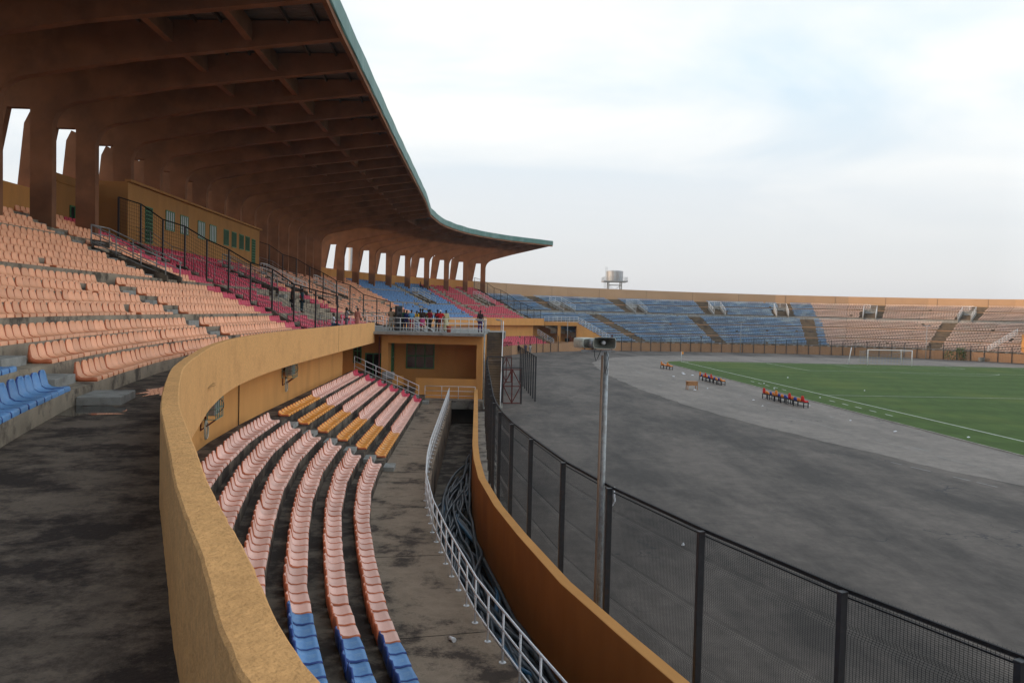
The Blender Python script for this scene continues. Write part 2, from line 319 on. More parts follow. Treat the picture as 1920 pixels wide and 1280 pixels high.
M['apron'] = asphalt('pale_asphalt', (.215, .182, .155), (.130, .111, .095), .85, .42, .66)
g = MB()
allu = us(UNEAR, UST[-1])
inner = [P2(u, 0) for u in allu]
poly = [(p.x - 0, p.y, -.0) for p in inner] + [(130, 60, 0), (135, -40, 0), (30, -60, 0)]
bmv = [tuple(p) for p in poly]; g.add(bmv, [tuple(range(len(bmv)))])
tag(g.build('running_track', M['track'], fix=False), kind='structure')
# paler inner surfacing
bd = [(70, 10), (46, 14), (34.5, 21.5), (27.5, 28.3), (24, 34), (21.2, 40.5), (18.7, 48.5), (16.3, 56.5), (14.4, 66), (12.6, 80), (11.6, 95), (11.4, 108), (11.9, 122), (14, 131), (17.5, 139), (23, 146), (31, 151), (42, 154), (60, 155.5), (76, 154), (90, 147), (100, 136), (107, 118), (110, 95), (112, 40), (100, 5)]
bq = []
for a, b in zip(bd, bd[1:] + bd[:1]):
    k = max(1, int(math.hypot(b[0] - a[0], b[1] - a[1]) / .7)) if min(a[0], b[0]) < 60 else 1
    for i in range(k): bq.append((a[0] + (b[0] - a[0]) * i / k + .10 * math.sin(i * .9 + a[1]) + rng.normal(0, .05), a[1] + (b[1] - a[1]) * i / k))
bd = bq
g = MB(); g.add([(x, y, .004) for x, y in bd], [tuple(reversed(range(len(bd))))])
tag(g.build('inner_path', M['apron'], fix=False), kind='structure')
# turf pitch: local frame, origin at the near-left corner flag, s along touchline towards camera, t along goal line
CO = Vector((26.9, 130.9)); ds = Vector((.0585, -.9983)); dt = Vector((.9983, .0585))
def pt(s, t, z=0.0):
    p = CO + ds * s + dt * t; return (p.x, p.y, z)
tm = mat('artificial_turf', (.064, .104, .026), .9, .16, .9, .5, 70, stain=(.098, .130, .030), stain_scale=.07, stain_amt=.7, stretch=(1.4, .5, 1))
tl = []
for a in range(9):
    th = a / 8 * math.pi / 2; tl.append((2.5 - 0 - 4.4 * math.sin(th) + 0, 0.0 - 4.2 * 1))
loop = [(-1.6, 12), (-1.5, 3), (-.8, -.2), (1.0, -2.4), (4.2, -3.6), (10, -3.9), (30, -3.9), (52, -3.9), (80, -3.9), (109, -3.9), (109, 72), (-2.0, 72), (-1.8, 40)]
g = MB(); g.add([pt(s, t, .012) for s, t in loop], [tuple(range(len(loop)))])
t_ = tm.node_tree; b_ = t_.nodes['Principled BSDF']; src = b_.inputs['Base Color'].links[0].from_socket
wv = t_.nodes.new('ShaderNodeTexWave'); wv.bands_direction = 'Y'; wv.inputs['Scale'].default_value = .052; wv.inputs['Distortion'].default_value = .25; tcx = t_.nodes.new('ShaderNodeTexCoord'); t_.links.new(tcx.outputs['Object'], wv.inputs[0])
mr_ = t_.nodes.new('ShaderNodeMapRange'); mr_.inputs[1].default_value = .35; mr_.inputs[2].default_value = .65; mr_.inputs[3].default_value = .93; mr_.inputs[4].default_value = 1.06; t_.links.new(wv.outputs[0], mr_.inputs[0])
mm_ = t_.nodes.new('ShaderNodeMixRGB'); mm_.blend_type = 'MULTIPLY'; mm_.inputs[0].default_value = 1; t_.links.new(src, mm_.inputs[1]); t_.links.new(mr_.outputs[0], mm_.inputs[2]); t_.links.new(mm_.outputs[0], b_.inputs['Base Color'])
pitch = tag(g.build('football_field', tm), kind='structure')
if pitch.data.polygons[0].normal.z < 0: pitch.data.flip_normals()
g = MB()
def ln(s0, t0, s1, t1, w=.12):
    d = Vector((s1 - s0, t1 - t0)); L = d.length; d /= L; n = Vector((-d.y, d.x)) * w / 2; k = max(1, int(L / 6))
    for i in range(k):
        a = i / k; b = (i + 1) / k
        A = (s0 + (s1 - s0) * a, t0 + (t1 - t0) * a); B = (s0 + (s1 - s0) * b, t0 + (t1 - t0) * b)
        g.add([pt(A[0] - n.x, A[1] - n.y, .017), pt(A[0] + n.x, A[1] + n.y, .017), pt(B[0] + n.x, B[1] + n.y, .017), pt(B[0] - n.x, B[1] - n.y, .017)], [(0, 1, 2, 3)])
def arc(s, t, r, a0, a1, w=.12, k=40):
    for i in range(k):
        p = a0 + (a1 - a0) * i / k; q = a0 + (a1 - a0) * (i + 1) / k
        ln(s + r * math.cos(p), t + r * math.sin(p), s + r * math.cos(q), t + r * math.sin(q), w)
L_ = 105; Wd = 68
ln(0, -.06, L_, -.06, .14); ln(0, Wd, L_, Wd); ln(0, 0, 0, Wd); ln(L_, 0, L_, Wd); ln(52.5, 0, 52.5, Wd)
ln(0, 13.84, 16.5, 13.84); ln(16.5, 13.84, 16.5, 54.16); ln(0, 54.16, 16.5, 54.16)
ln(0, 24.84, 5.5, 24.84); ln(5.5, 24.84, 5.5, 43.16); ln(0, 43.16, 5.5, 43.16)
arc(11, 34, 9.15, -.92, .92); arc(52.5, 34, 9.15, 0, 2 * math.pi, k=60); arc(0, 0, 1, 0, math.pi / 2, k=8)
for s in (37.3, 39.8, 42.2, 44.6, 47.0, 57.5, 60.0, 62.4, 64.8, 67.3):
    ln(s, -1.9 - (.02 * (s - 37) if s < 50 else 0), s + 1.1, -1.9 - (.02 * (s - 37) if s < 50 else 0), .13)
tag(g.build('pitch_markings', M['line']), kind='structure')
# low kerb round the turf
g = MB(); lp = [Vector(pt(s, t, 0)) for s, t in [(-1.8, 40), (-1.6, 12), (-1.5, 3), (-.8, -.2), (1.0, -2.4), (4.2, -3.6), (10, -3.9), (30, -3.9), (52, -3.9), (80, -3.9), (109, -3.9)]]
for a, b in zip(lp[:-1], lp[1:]):
    k = max(1, int((b - a).length / 1.0))
    for i in range(k):
        p = a.lerp(b, i / k); q = a.lerp(b, (i + .96) / k); g.bar(p + Vector((0, 0, .02 + random.uniform(0, .012))), q + Vector((0, 0, .02 + random.uniform(0, .012))), .12, .06 + random.uniform(0, .02))
tag(g.build('kerb', M['kerb']), kind='structure')
# worn lane-line remnants on the track surface
g = MB()
for a, b, w in [((20.3, 62), (24.2, 36.5), .035), ((17.6, 88), (19.9, 62), .03), ((19.5, 42), (21.6, 36), .05), ((21.2, 78.2), (21.4, 74.8), .09), ((21.7, 72), (22.0, 69), .09), ((19.1, 70), (19.5, 66.5), .08), ((23.6, 62.5), (23.9, 60), .08), ((15.4, 86), (15.5, 83), .08),
                ((16.6, 120), (15.9, 100), .05), ((27.3, 36), (30.5, 30.5), .04), ((22.7, 48.6), (23.4, 45.8), .07)]:
    a = Vector((*a, .0)); b = Vector((*b, .0)); d = (b - a); n = Vector((-d.y, d.x, 0)).normalized() * w; k = max(2, int(d.length / 1.1))
    for i in range(k):
        if random.random() < .35: continue
        p = a + d * (i / k); q = a + d * ((i + random.uniform(.5, .98)) / k)
        g.add([p - n + Vector((0, 0, .009)), p + n + Vector((0, 0, .009)), q + n + Vector((0, 0, .009)), q - n + Vector((0, 0, .009))], [(0, 1, 2, 3)])
tag(g.build('lane_markings', mat('worn_line', (.26, .25, .235), .9, .2, 2), fix=False), kind='structure')

# ------------------------------------------------------------ grandstand
GS = empty('grandstand', (-20, 60, 0), label='long ochre concrete grandstand with deep cantilever roof and coloured seats', cat='grandstand')
def gpart(mb, name, mt, label=None, **k):
    o = mb.build(name, mt, None, **k); o.parent = GS; o.matrix_parent_inverse = Matrix.Translation(-Vector(GS.location)); 
    if label: o['label'] = label
    return o
def child(o, par):
    o.parent = par; o.matrix_parent_inverse = Matrix.Translation(-Vector(par.location)) if par.type == 'EMPTY' and par.parent is None else Matrix(); return o
# lower stepped terrace (near part, up to the deck building)
AIS_LOW = 33.6
lu = us(UNEAR, BLD0 - .6, 2.5)
prof = [(2.5, -1.1), (2.5, .7), (4.47, .7)]
for k, (o, z) in enumerate(LOW):
    prof += [(o + .02, z - .33 if k else .7), (o + .02, z), ((LOW[k + 1][0] + .02) if k < 5 else 9.82, z)]
pr2 = []
for p in prof:
    if not pr2 or p != pr2[-1]: pr2.append(p)
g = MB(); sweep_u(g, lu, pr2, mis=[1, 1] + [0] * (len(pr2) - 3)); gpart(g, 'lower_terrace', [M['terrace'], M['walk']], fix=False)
# wall behind the lower terrace, under the concourse
def lowwall(u): return [(9.8, 2.6), (9.8, 4.90), (10.1, 4.90)]
g = MB(); lw = us(UNEAR, 56.2); sweep_u(g, lw, lowwall)
g.add([P3(56.2, 9.8, 2.6), P3(56.2, 12.5, 2.6), P3(56.2, 12.5, 4.9), P3(56.2, 9.8, 4.9)], [(0, 1, 2, 3)])
gpart(g, 'lower_wall', M['paint'], fix=False)
# thin dark movement joint and pipe on that wall
g = MB(); p = P3(31.6, 9.76, 2.7); q = P3(31.6, 9.76, 4.75); g.bar(p, q, .035, .03); gpart(g, 'wall_joint', M['dark'])
# concourse slab (parapet line is its own polyline)
PAR = [(7, -3.2), (3.5, -1.3), (1.6, .1), (.45, 1.1), (-.48, 2.18), (-1.08, 3.38), (-1.66, 4.57), (-2.17, 5.7), (-2.65, 6.76), (-3.27, 8.15), (-3.92, 9.75), (-4.56, 11.4), (-5.23, 13.2), (-5.93, 15.4), (-6.54, 17.5), (-7.27, 20.1), (-8.2, 24.2), (-8.82, 28.5), (-9.2, 33), (-9.45, 38.7), (-9.78, 50), (-10.05, 60.4)]
def catmull(pts, k=4):
    P = [Vector(p) for p in pts]; out = []
    for i in range(len(P) - 1):
        a = P[max(i - 1, 0)]; b = P[i]; c = P[i + 1]; d = P[min(i + 2, len(P) - 1)]
        for j in range(k):
            t = j / k; out.append(.5 * ((2 * b) + (c - a) * t + (2 * a - 5 * b + 4 * c - d) * t * t + (3 * b - a - 3 * c + d) * t ** 3))
    out.append(P[-1]); return out
pc = catmull([(x, y) for x, y in PAR[:14]], 16)[:-1] + catmull([(x, y) for x, y in PAR[13:]], 6)
def normals2(pl):
    out = []
    for i in range(len(pl)):
        t = (pl[min(i + 1, len(pl) - 1)] - pl[max(i - 1, 0)]).normalized(); out.append(Vector((-t.y, t.x)))   # left of travel = away from field
    return out
pn = normals2(pc); TH = .18
rings = []
for p, n in zip(pc, pn):
    w = .012; j1, j2, j3, j4 = [random.gauss(0, .0013) for _ in range(4)]; p = p + n * j1; i = p + n * (TH + j2 - j1)
    rings.append([(p.x + n.x * 1.5, p.y + n.y * 1.5, 4.74), (p.x, p.y, 4.74), (p.x, p.y, 6.185 + j3), (p.x + n.x * w, p.y + n.y * w, 6.2 + j4 * .5), (i.x - n.x * w, i.y - n.y * w, 6.2 + j3 * .5), (i.x, i.y, 6.185 + j4), (i.x, i.y, 5.25)])
g = MB(); g.sweep(rings, caps=False)
r = rings[-1]; g.add(r, [tuple(range(len(r)))])
par = tag(g.build('parapet_wall', M['stucco'], fix=False), 'long curved ochre stucco parapet wall running from the bottom of the picture to the deck', 'parapet wall')
# hairline joint on the parapet
g = MB(); pj = pc[-9]; g.bar((pj.x + .004, pj.y, 4.76), (pj.x + .004, pj.y, 6.18), .012, .012); o = g.build('panel_joint', M['dark']); child(o, par)
# concourse floor: from parapet to first upper riser
g = MB(); rg = []
for p, n in zip(pc, pn):
    # find end on the row A riser by stepping outwards along the normal
    a = p + n * (TH - .02); d = 0
    rg.append((a, n))
rowA = [Vector(x) for x in row_pts(10.26)]
cu = [u for u in us(UNEAR, 61, 1.5)]
fl = []
for u in cu:
    A = P2(u, 10.27); o = outdir(u)
    # intersect from A towards the field with the parapet polyline
    best = None
    for i in range(len(pc) - 1):
        p = pc[i] + pn[i] * .1; q = pc[i + 1] + pn[i + 1] * .1; e_ = q - p; dd = -o
        den = dd.x * e_.y - dd.y * e_.x
        if abs(den) < 1e-9: continue
        w = p - A; t = (w.x * e_.y - w.y * e_.x) / den; s = (w.x * dd.y - w.y * dd.x) / den
        if 0 <= s <= 1 and t > 0 and (best is None or t < best): best = t
    b = A - o * (best if best else 1.5)
    fl.append([(b.x, b.y, 5.3), (A.x, A.y, 5.3)])
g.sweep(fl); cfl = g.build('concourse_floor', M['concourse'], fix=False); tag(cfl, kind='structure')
if cfl.data.polygons[0].normal.z < 0: cfl.data.flip_normals()
g = MB()
for uj in (6.5, 11.2, 16.0, 21.5, 27, 33, 39, 45, 51, 57):
    a = P3(uj, 4.44, .703); b = P3(uj, 2.5, .703); g.bar(a, b, .018, .004)
    A = P2(uj, 10.2); B = P2(uj, 8.9 if uj > 25 else 7.2); 
tag(g.build('walkway_joints', M['dark']), kind='structure')
# shallow puddles on the concourse
pm = bpy.data.materials.new('puddle_water'); pm.use_nodes = True; b = pm.node_tree.nodes['Principled BSDF']; b.inputs['Base Color'].default_value = (.02, .017, .015, 1); b.inputs['Roughness'].default_value = .06; b.inputs['Specular IOR Level'].default_value = .7
for cx, cy, a, bb in ((-7.9, 14.4, 1.15, .75), (-7.45, 18.6, .55, 1.5)):
    g = MB(); k = 30; th0 = .25
    g.add([(cx + a * math.cos(2 * math.pi * i / k) * (1 + .28 * math.sin(3.1 * i) * math.cos(i)), cy + bb * math.sin(2 * math.pi * i / k) * (1 + .25 * math.cos(2.3 * i)), 5.304) for i in range(k)], [tuple(range(k))])
    tag(g.build('puddle_water', pm, fix=False), kind='structure')
# upper terrace
def upprof(u):
    p = [(10.1, 5.25)]; zp = 5.3
    for k, (o, z) in enumerate(UP):
        p += [(o + .02, zp), (o + .02, z)]; zp = z
    p += [(24.32, zp)]
    return p
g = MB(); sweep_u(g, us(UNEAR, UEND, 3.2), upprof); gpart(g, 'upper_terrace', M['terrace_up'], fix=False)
# front band of far part (parapet beyond the deck building) and its lower terrace and wall
u0f, u1f = BLD1 + .3, UEND
g = MB(); sweep_u(g, us(u0f, u1f, 3), [(9.9, 4.74), (8.5, 4.74), (8.5, 6.1), (8.68, 6.1), (8.68, 5.28)]); 
gpart(g, 'front_band', M['paint'], fix=False)
g = MB(); sweep_u(g, us(BLD1 - 16, u1f, 3), [(8.6, 5.28), (10.3, 5.28)]); gpart(g, 'gallery_floor', M['terrace'], fix=False)
g = MB(); sweep_u(g, us(u0f, u1f, 3), [(0, -.05), (.0, 1.55), (.2, 1.55), (.2, .7), (4.47, .7)] + [q for p in pr2[3:] for q in [p]]); gpart(g, 'far_lower_terrace', M['far_conc'], fix=False)
g = MB(); sweep_u(g, us(u0f, u1f - 1.5, 3), [(9.8, 2.6), (9.8, 4.75)]); gpart(g, 'far_lower_wall', M['paint'], fix=False)
g = MB(); sweep_u(g, us(u0f, u1f, 3), [(-.006, 0), (-.006, 1.56), (.22, 1.56)]); gpart(g, 'far_front_wall', M['paint_far'], fix=False)
# rear wall with sill at 13.1
g = MB(); sweep_u(g, us(UNEAR, UEND), [(24.3, 11.3), (24.3, 13.1), (24.6, 13.1), (24.6, 4.0)]); gpart(g, 'rear_wall', M['paint'], fix=False)
# portal frames: front pillar, slanted rear leg, haunched beam to the roof edge
ROOFZ = 19.1
def fo_(u): return 7.0 + .65 * max(0.0, min(1.0, (u - 95) / 30.0)) - 7.65
def rz_(u): return 1.15 * max(0.0, min(1.0, (u - 60) / 100.0))
frame_us = []
u = 41.8
while u > UNEAR + 3: u -= 4.6
while u < UST[NMAIN0 - 1] + 2.5:
    frame_us.append(u); u += 4.6
frame_us += [UST[i] for i in range(NMAIN0 + 1, NMAIN)]
frame_us = [f for f in frame_us if f > 4]
def bez(a, b, c, n=7):
    return [((1 - t) ** 2 * a[0] + 2 * t * (1 - t) * b[0] + t * t * c[0], (1 - t) ** 2 * a[1] + 2 * t * (1 - t) * b[1] + t * t * c[1]) for t in [i / n for i in range(n + 1)]]
def frame_poly():
    # outer outline in (off, z), then the hole; built as quads strip between two outlines
    pass
def mkframe(u):
    d = outdir(u); t = Vector((-d.y, d.x)); hw = .22
    def W3(o, z, s): 
        p = P2(u, o) + t * s; return (p.x, p.y, z)
    # pillar + beam outline
    q = rz_(u)
    up = bez((21.7, 15.7), (21.6, 16.85), (20.2, 16.98 + q * .3), 8)
    g = MB(); gb = MB()
    pil = [(21.7, 10.2)] + up[:6] + [(21.0, 18.2 + q * .8), (24.9, 18.0 + q * .8), (24.9, 17.2), (23.85, 16.6), (22.75, 16.6), (22.75, 10.2)]
    bea = up[5:] + [(16, 17.8 + q * .5), (7.75 + fo_(u), 19.0 + q), (7.75 + fo_(u), 19.75 + q), (25.4, 19.2 + q), (25.4, 17.9 + q * .8), (21.0, 18.2 + q * .8)]
    for gg_, outline, h_ in ((g, pil, hw), (gb, bea, hw * 1.0)):
        n = len(outline)
        gg_.add([W3(o, z, -h_) for o, z in outline] + [W3(o, z, h_) for o, z in outline],
          [tuple(range(n)), tuple(reversed(range(n, 2 * n)))] + [(i, n + i, n + (i + 1) % n, (i + 1) % n) for i in range(n)])
    leg = [(23.85, 16.6), (24.9, 17.2), (25.4, 19.6), (25.55, 17.0), (26.6, 9), (25.4, 9), (24.5, 13.4)]
    leg = [(23.85, 16.62), (25.2, 17.4), (25.5, 16.8), (26.3, 9.0), (25.2, 9.0), (24.5, 13.4)]
    n = len(leg)
    g.add([W3(o, z, -hw * .97) for o, z in leg] + [W3(o, z, hw * .97) for o, z in leg],
          [tuple(range(n)), tuple(reversed(range(n, 2 * n)))] + [(i, n + i, n + (i + 1) % n, (i + 1) % n) for i in range(n)])
    return g, gb
# roof part: sheet, fascia; children beams
g = MB()
ru = us(frame_us[0] - 1.5, UEND + .6, 5)
sweep_u(g, ru, lambda u: [(o + (fo_(u) if o < 9 else 0), z + rz_(u)) for o, z in [(7.55, 20.02), (7.55, 19.84), (25.6, 19.3), (25.6, 19.5), (7.55, 20.02)]])
roof = gpart(g, 'roof', M['roof'])
t_ = M['roof'].node_tree; b = t_.nodes['Principled BSDF']
wv = t_.nodes.new('ShaderNodeTexWave'); wv.inputs['Scale'].default_value = 1.6; wv.bands_direction = 'Y'; tcx = t_.nodes.new('ShaderNodeTexCoord'); t_.links.new(tcx.outputs['Object'], wv.inputs[0])
bp = t_.nodes.new('ShaderNodeBump'); bp.inputs['Distance'].default_value = .04; t_.links.new(wv.outputs[0], bp.inputs['Height']); t_.links.new(bp.outputs[0], b.inputs['Normal'])
g = MB(); sweep_u(g, us(ru[0], ru[-1], 2.4), lambda u: [(o + fo_(u), z + rz_(u)) for o, z in [(7.52, 19.22 + .03 * math.sin(u * 1.3)), (7.46, 19.27), (7.46, 20.07 + .03 * math.sin(u * .9)), (7.72, 20.11)]])
fa = gpart(g, 'fascia', M['fascia'], 'teal painted sheet-metal roof edge', fix=False)
g = MB(); sweep_u(g, us(ru[0], ru[-1], 3), lambda u: [(o + fo_(u), z + rz_(u)) for o, z in [(7.74, 18.98), (7.54, 18.98), (7.54, 19.7), (7.74, 19.7)]]); gpart(g, 'edge_beam', M['beam_paint'], fix=False)
p_ = MB()
for u in frame_us:
    a, b = mkframe(u); fo = gpart(a, 'portal_frame', M['frame_paint']); bo = b.build('roof_beam', M['beam_paint']); bo.parent = fo
# concrete cross beams and thin purlins between frames
g = MB()
for a, b in zip(frame_us[:-1], frame_us[1:]):
    for o in (11.0, 14.4):
        g.bar(P3(a, o, 19.15 + rz_(a) - (o - 11) * .05), P3(b, o, 19.15 + rz_(b) - (o - 11) * .05), .3, .8)
gpart(g, 'cross_beam', M['beam_paint'])
g = MB()
for a, b in zip(frame_us[:-1], frame_us[1:]):
    for o in (8.0, 9.3, 12.2, 13.3, 15.7, 17.0, 18.4, 19.8):
        g.bar(P3(a, o, 19.70 + rz_(a) - (o - 8) * .03), P3(b, o, 19.70 + rz_(b) - (o - 8) * .03), .09, .2)
gpart(g, 'purlin', M['purlin'])

# ---- aisle step blocks
def block(u0, u1, o0, o1, z0, z1, name='step_block', mt=None):
    g = MB(); a = P3(u0, o0, z0); b = P3(u1, o0, z0); c = P3(u1, o1, z0); d = P3(u0, o1, z0); h = Vector((0, 0, z1 - z0))
    g.add([a, b, c, d, a + h, b + h, c + h, d + h], [(0, 3, 2, 1), (4, 5, 6, 7), (0, 1, 5, 4), (1, 2, 6, 5), (2, 3, 7, 6), (3, 0, 4, 7)])
    return g
for k in range(6):
    o, z = LOW[k]; zb = .7 if k == 0 else LOW[k - 1][1]
    bevel(gpart(block(AIS_LOW - .5, AIS_LOW + .5, o - .42, o + .01, zb, zb + .17), 'step_block', M['step']), .012)
    o_ = gpart(block(57.2, 58.2, o - .42, o + .01, zb, zb + .17), 'step_block', M['step'])
for ua in (17.2, 34.3):
    for k in range(7):
        o, z = UP[k]; zb = 5.3 if k == 0 else UP[k - 1][1]
        bevel(gpart(block(ua - .62, ua + .62, o - .5 if k else o - .75, o + .01, zb - .01, zb + (z - zb) * .52), 'step_block', M['step']), .015)
VOMS = [(42.6, 0), (63.5, 0), (98, 0), (0, 0), (0, 0)]
def uofP(x, y, off):
    best = None
    for u in np.arange(UNEAR, UST[-1], .25):
        d = (P2(u, off) - Vector((x, y))).length
        if best is None or d < best[0]: best = (d, u)
    return best[1]
U_V4 = uofP(-13.2, 142.5, 17); U_V5 = uofP(-3.8, 158, 17)
print('UEND', UEND, 'V4', U_V4, 'V5', U_V5, [round(float(x), 1) for x in UST[NMAIN0 - 1:]])
VOM = [42.6, 63.5, 74.5, 98.0, U_V4, U_V5]
AIS_UP_LOWER = [17.2, 34.3, 92.0, 106.0, 121.0, U_V4 - 6.5, U_V5 - 9, UEND - 1.2]
AIS_UP_UPPER = [24.5, 41.0, 66.0, 96.3, 112.0, U_V4 - 1.9, U_V4 + 9, U_V5 - 2.0]
# aisle treads for the upper stand (joined small half steps)
for ua in AIS_UP_LOWER[2:]:
    g = MB()
    for k in range(7):
        o, z = UP[k]; zb = 5.3 if k == 0 else UP[k - 1][1]
        q = block(ua - .55, ua + .55, o - .42, o + .01, zb - .01, zb + (z - zb) * .5); g.add(q.v, q.f)
    gpart(g, 'step_flight', M['step'])
for ua in AIS_UP_UPPER:
    g = MB()
    for k in range(7, 16):
        o, z = UP[k]; zb = UP[k - 1][1]
        q = block(ua - .5, ua + .5, o - .42, o + .01, zb - .01, zb + (z - zb) * .5); g.add(q.v, q.f)
    gpart(g, 'step_flight', M['step'])
# vomitory mouths: opening box cut as a dark passage with cheek walls, white rails as own objects
def rail_mesh(pts, h=1.0, n=2, r=.025, posts=True, g=None, base=0.0, plates=False, mi=0):
    """pts: polyline of base points; n mid rails"""
    g = g or MB()
    for k in range(n + 1):
        z = h * (1 - k / (n + .35)) if k else h
        g.tube([Vector(p) + Vector((0, 0, z)) for p in pts], r if k == 0 else r * .8, 6, mi)
    for p in pts:
        g.tube([Vector(p) + Vector((0, 0, base)), Vector(p) + Vector((0, 0, h))], r * .9, 6, mi)
        if plates: g.box((p[0] - .06, p[1] - .06, p[2]), (p[0] + .06, p[1] + .06, p[2] + .015), mi)
    return g
vlab = ['white tube railing round the stair mouth nearest the press box in peach seats', 'white railing round the stair mouth in magenta seats under the press box', 'white railing round the second stair mouth in the magenta block',
        'white railing round stair mouth in the faded peach block before the blue seats', 'white railing round the stair mouth in the blue seat block', 'white railing round the stair mouth in the red seat block']
for i, uv in enumerate(VOM):
    g = MB(); w = 1.0
    for s in (-w, w):
        q = block(uv + s - .07, uv + s + .07, 15.6, 19.8, 7.6, 7.9); 
        a = P3(uv + s, 16.1, 8.0); b_ = P3(uv + s, 19.8, 9.95); d = outdir(uv); t = Vector((-d.y, d.x, 0)) * .08
        pz = [a + t, P3(uv + s, 19.8, 7.9) + t, b_ + t, P3(uv + s, 16.1, 8.6) + t]
        g.prism(pz, -2 * t)
    g.add([P3(uv - w, 19.78, 7.9), P3(uv + w, 19.78, 7.9), P3(uv + w, 19.78, 10.3), P3(uv - w, 19.78, 10.3)], [(0, 1, 2, 3)])
    gpart(g, 'stair_mouth', M['far_conc'] if i > 2 else M['terrace'])
    g = MB()
    rail_mesh([P3(uv - w, 16.2, 8.45), P3(uv - w, 17.4, 8.95), P3(uv - w, 18.6, 9.5), P3(uv - w, 19.8, 10.05), P3(uv, 19.8, 10.05), P3(uv + w, 19.8, 10.05), P3(uv + w, 18.6, 9.5), P3(uv + w, 17.4, 8.95), P3(uv + w, 16.2, 8.45)], .95, 2, .035, g=g)
    tag(g.build('stair_railing', M['galv'] if i < 2 else M['white']), vlab[i], 'railing', 'railings round the stair mouths of the grandstand')

# ------------------------------------------------------------ trench, boundary wall, hoses
g = MB(); sweep_u(g, us(UNEAR, 60.2, 2), [(.86, -1.0), (2.52, -1.0)]); tag(g.build('trench_floor', M['terrace'], fix=False), kind='structure')
g = MB(); wu = us(UNEAR, 60.6, 1.2)
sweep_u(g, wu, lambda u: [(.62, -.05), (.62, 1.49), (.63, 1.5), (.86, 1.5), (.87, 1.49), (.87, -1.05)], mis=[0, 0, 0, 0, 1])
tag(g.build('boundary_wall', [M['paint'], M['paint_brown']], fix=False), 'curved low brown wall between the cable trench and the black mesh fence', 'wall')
g = MB(); sweep_u(g, us(UNEAR, 66, 2), [(-.35, .008), (.63, .008)]); tag(g.build('pavement_strip', M['concrete'], fix=False), kind='structure')
# hoses
random.seed(11)
hz = []
for i in range(30):
    base = 1.0 + (i % 8) * .19; u = random.uniform(12, 15) if i % 3 else 9.0; uend = random.uniform(33, 48); pts = []
    ph = random.uniform(0, 6); amp = random.uniform(.15, .5); fr = random.uniform(.28, .55); lay = (i // 8) * .055; dr = random.uniform(-.35, .35)
    while u < uend:
        f = (u - 9) / 28; spread = 1 if u > 17 else .35
        o = base * 1 + amp * spread * math.sin(fr * u + ph) + dr * f
        o = 1.66 + (o - 1.66) * (.95 if u < 30 else .95 - .055 * (u - 30))
        if u > 30: o -= (u - 30) * .05
        o = min(max(o, .95), 2.42)
        pts.append(P3(u, o, -.95 + lay * 1.5 + .06 + .16 * abs(math.sin(.5 * u + ph * 2)) + random.uniform(0, .02))); u += .55
    hz.append(pts)
hl = ['crossing over the top of the bundle', 'along the brown wall']
for i, pts in enumerate(hz):
    g = MB(); g.tube(pts, .056 if i % 5 else .036, 8)
    blue = i in (6, 17)
    tag(g.build('hose', M['hose_blue'] if blue else M['hose']), 'thin blue hose lying among the black hoses in the trench' if blue else 'dark plastic hose tangled with others on the trench floor beside the brown wall', 'hose', 'blue hoses in the trench' if blue else 'dark hoses lying in the trench')

# ------------------------------------------------------------ white trench railing
def steel_rail(name, label, pts, h, cat='railing', group=None, n=2, r=.024, mt=None, plates=True, posts_every=1):
    root = empty(name, pts[0], label=label, cat=cat, group=group)
    for k in range(n + 1):
        z = h * (1 - .36 * k); g = MB(); g.tube([Vector(p) + Vector((0, 0, z)) for p in pts], r * (1 if k == 0 else .85), 7)
        child(g.build('rail', mt or M['white']), root)
    for p in pts[::posts_every]:
        g = MB(); g.tube([Vector(p), Vector(p) + Vector((0, 0, h))], r * .95, 7)
        if plates: g.tube([Vector(p) + Vector((0, 0, .001)), Vector(p) + Vector((0, 0, .016))], .07, 8)
        child(g.build('post', mt or M['white']), root)
    return root
pp = []
for u in np.arange(3.0, 60.2, 1.04): pp.append(P3(u, 2.66, .7))
steel_rail('steel_railing', 'long white tube railing curving along the edge of the hose trench', pp, .97)
# stair railing down from the door and short landing railing
b1 = [Vector((-10.9 + i * (4.5 / 6), 57.3, 2.95 - i * (1.95 / 6))) for i in range(7)]
steel_rail('steel_railing', 'sloping white railing beside the steps at the end of the lower seat rows', b1, .95, plates=False, r=.022)
b2 = [Vector((-6.25 + i * (3.65 / 3), 60.0, .75)) for i in range(4)]
steel_rail('steel_railing', 'short level white railing in front of the ochre deck building', b2, .95, plates=False, r=.022)

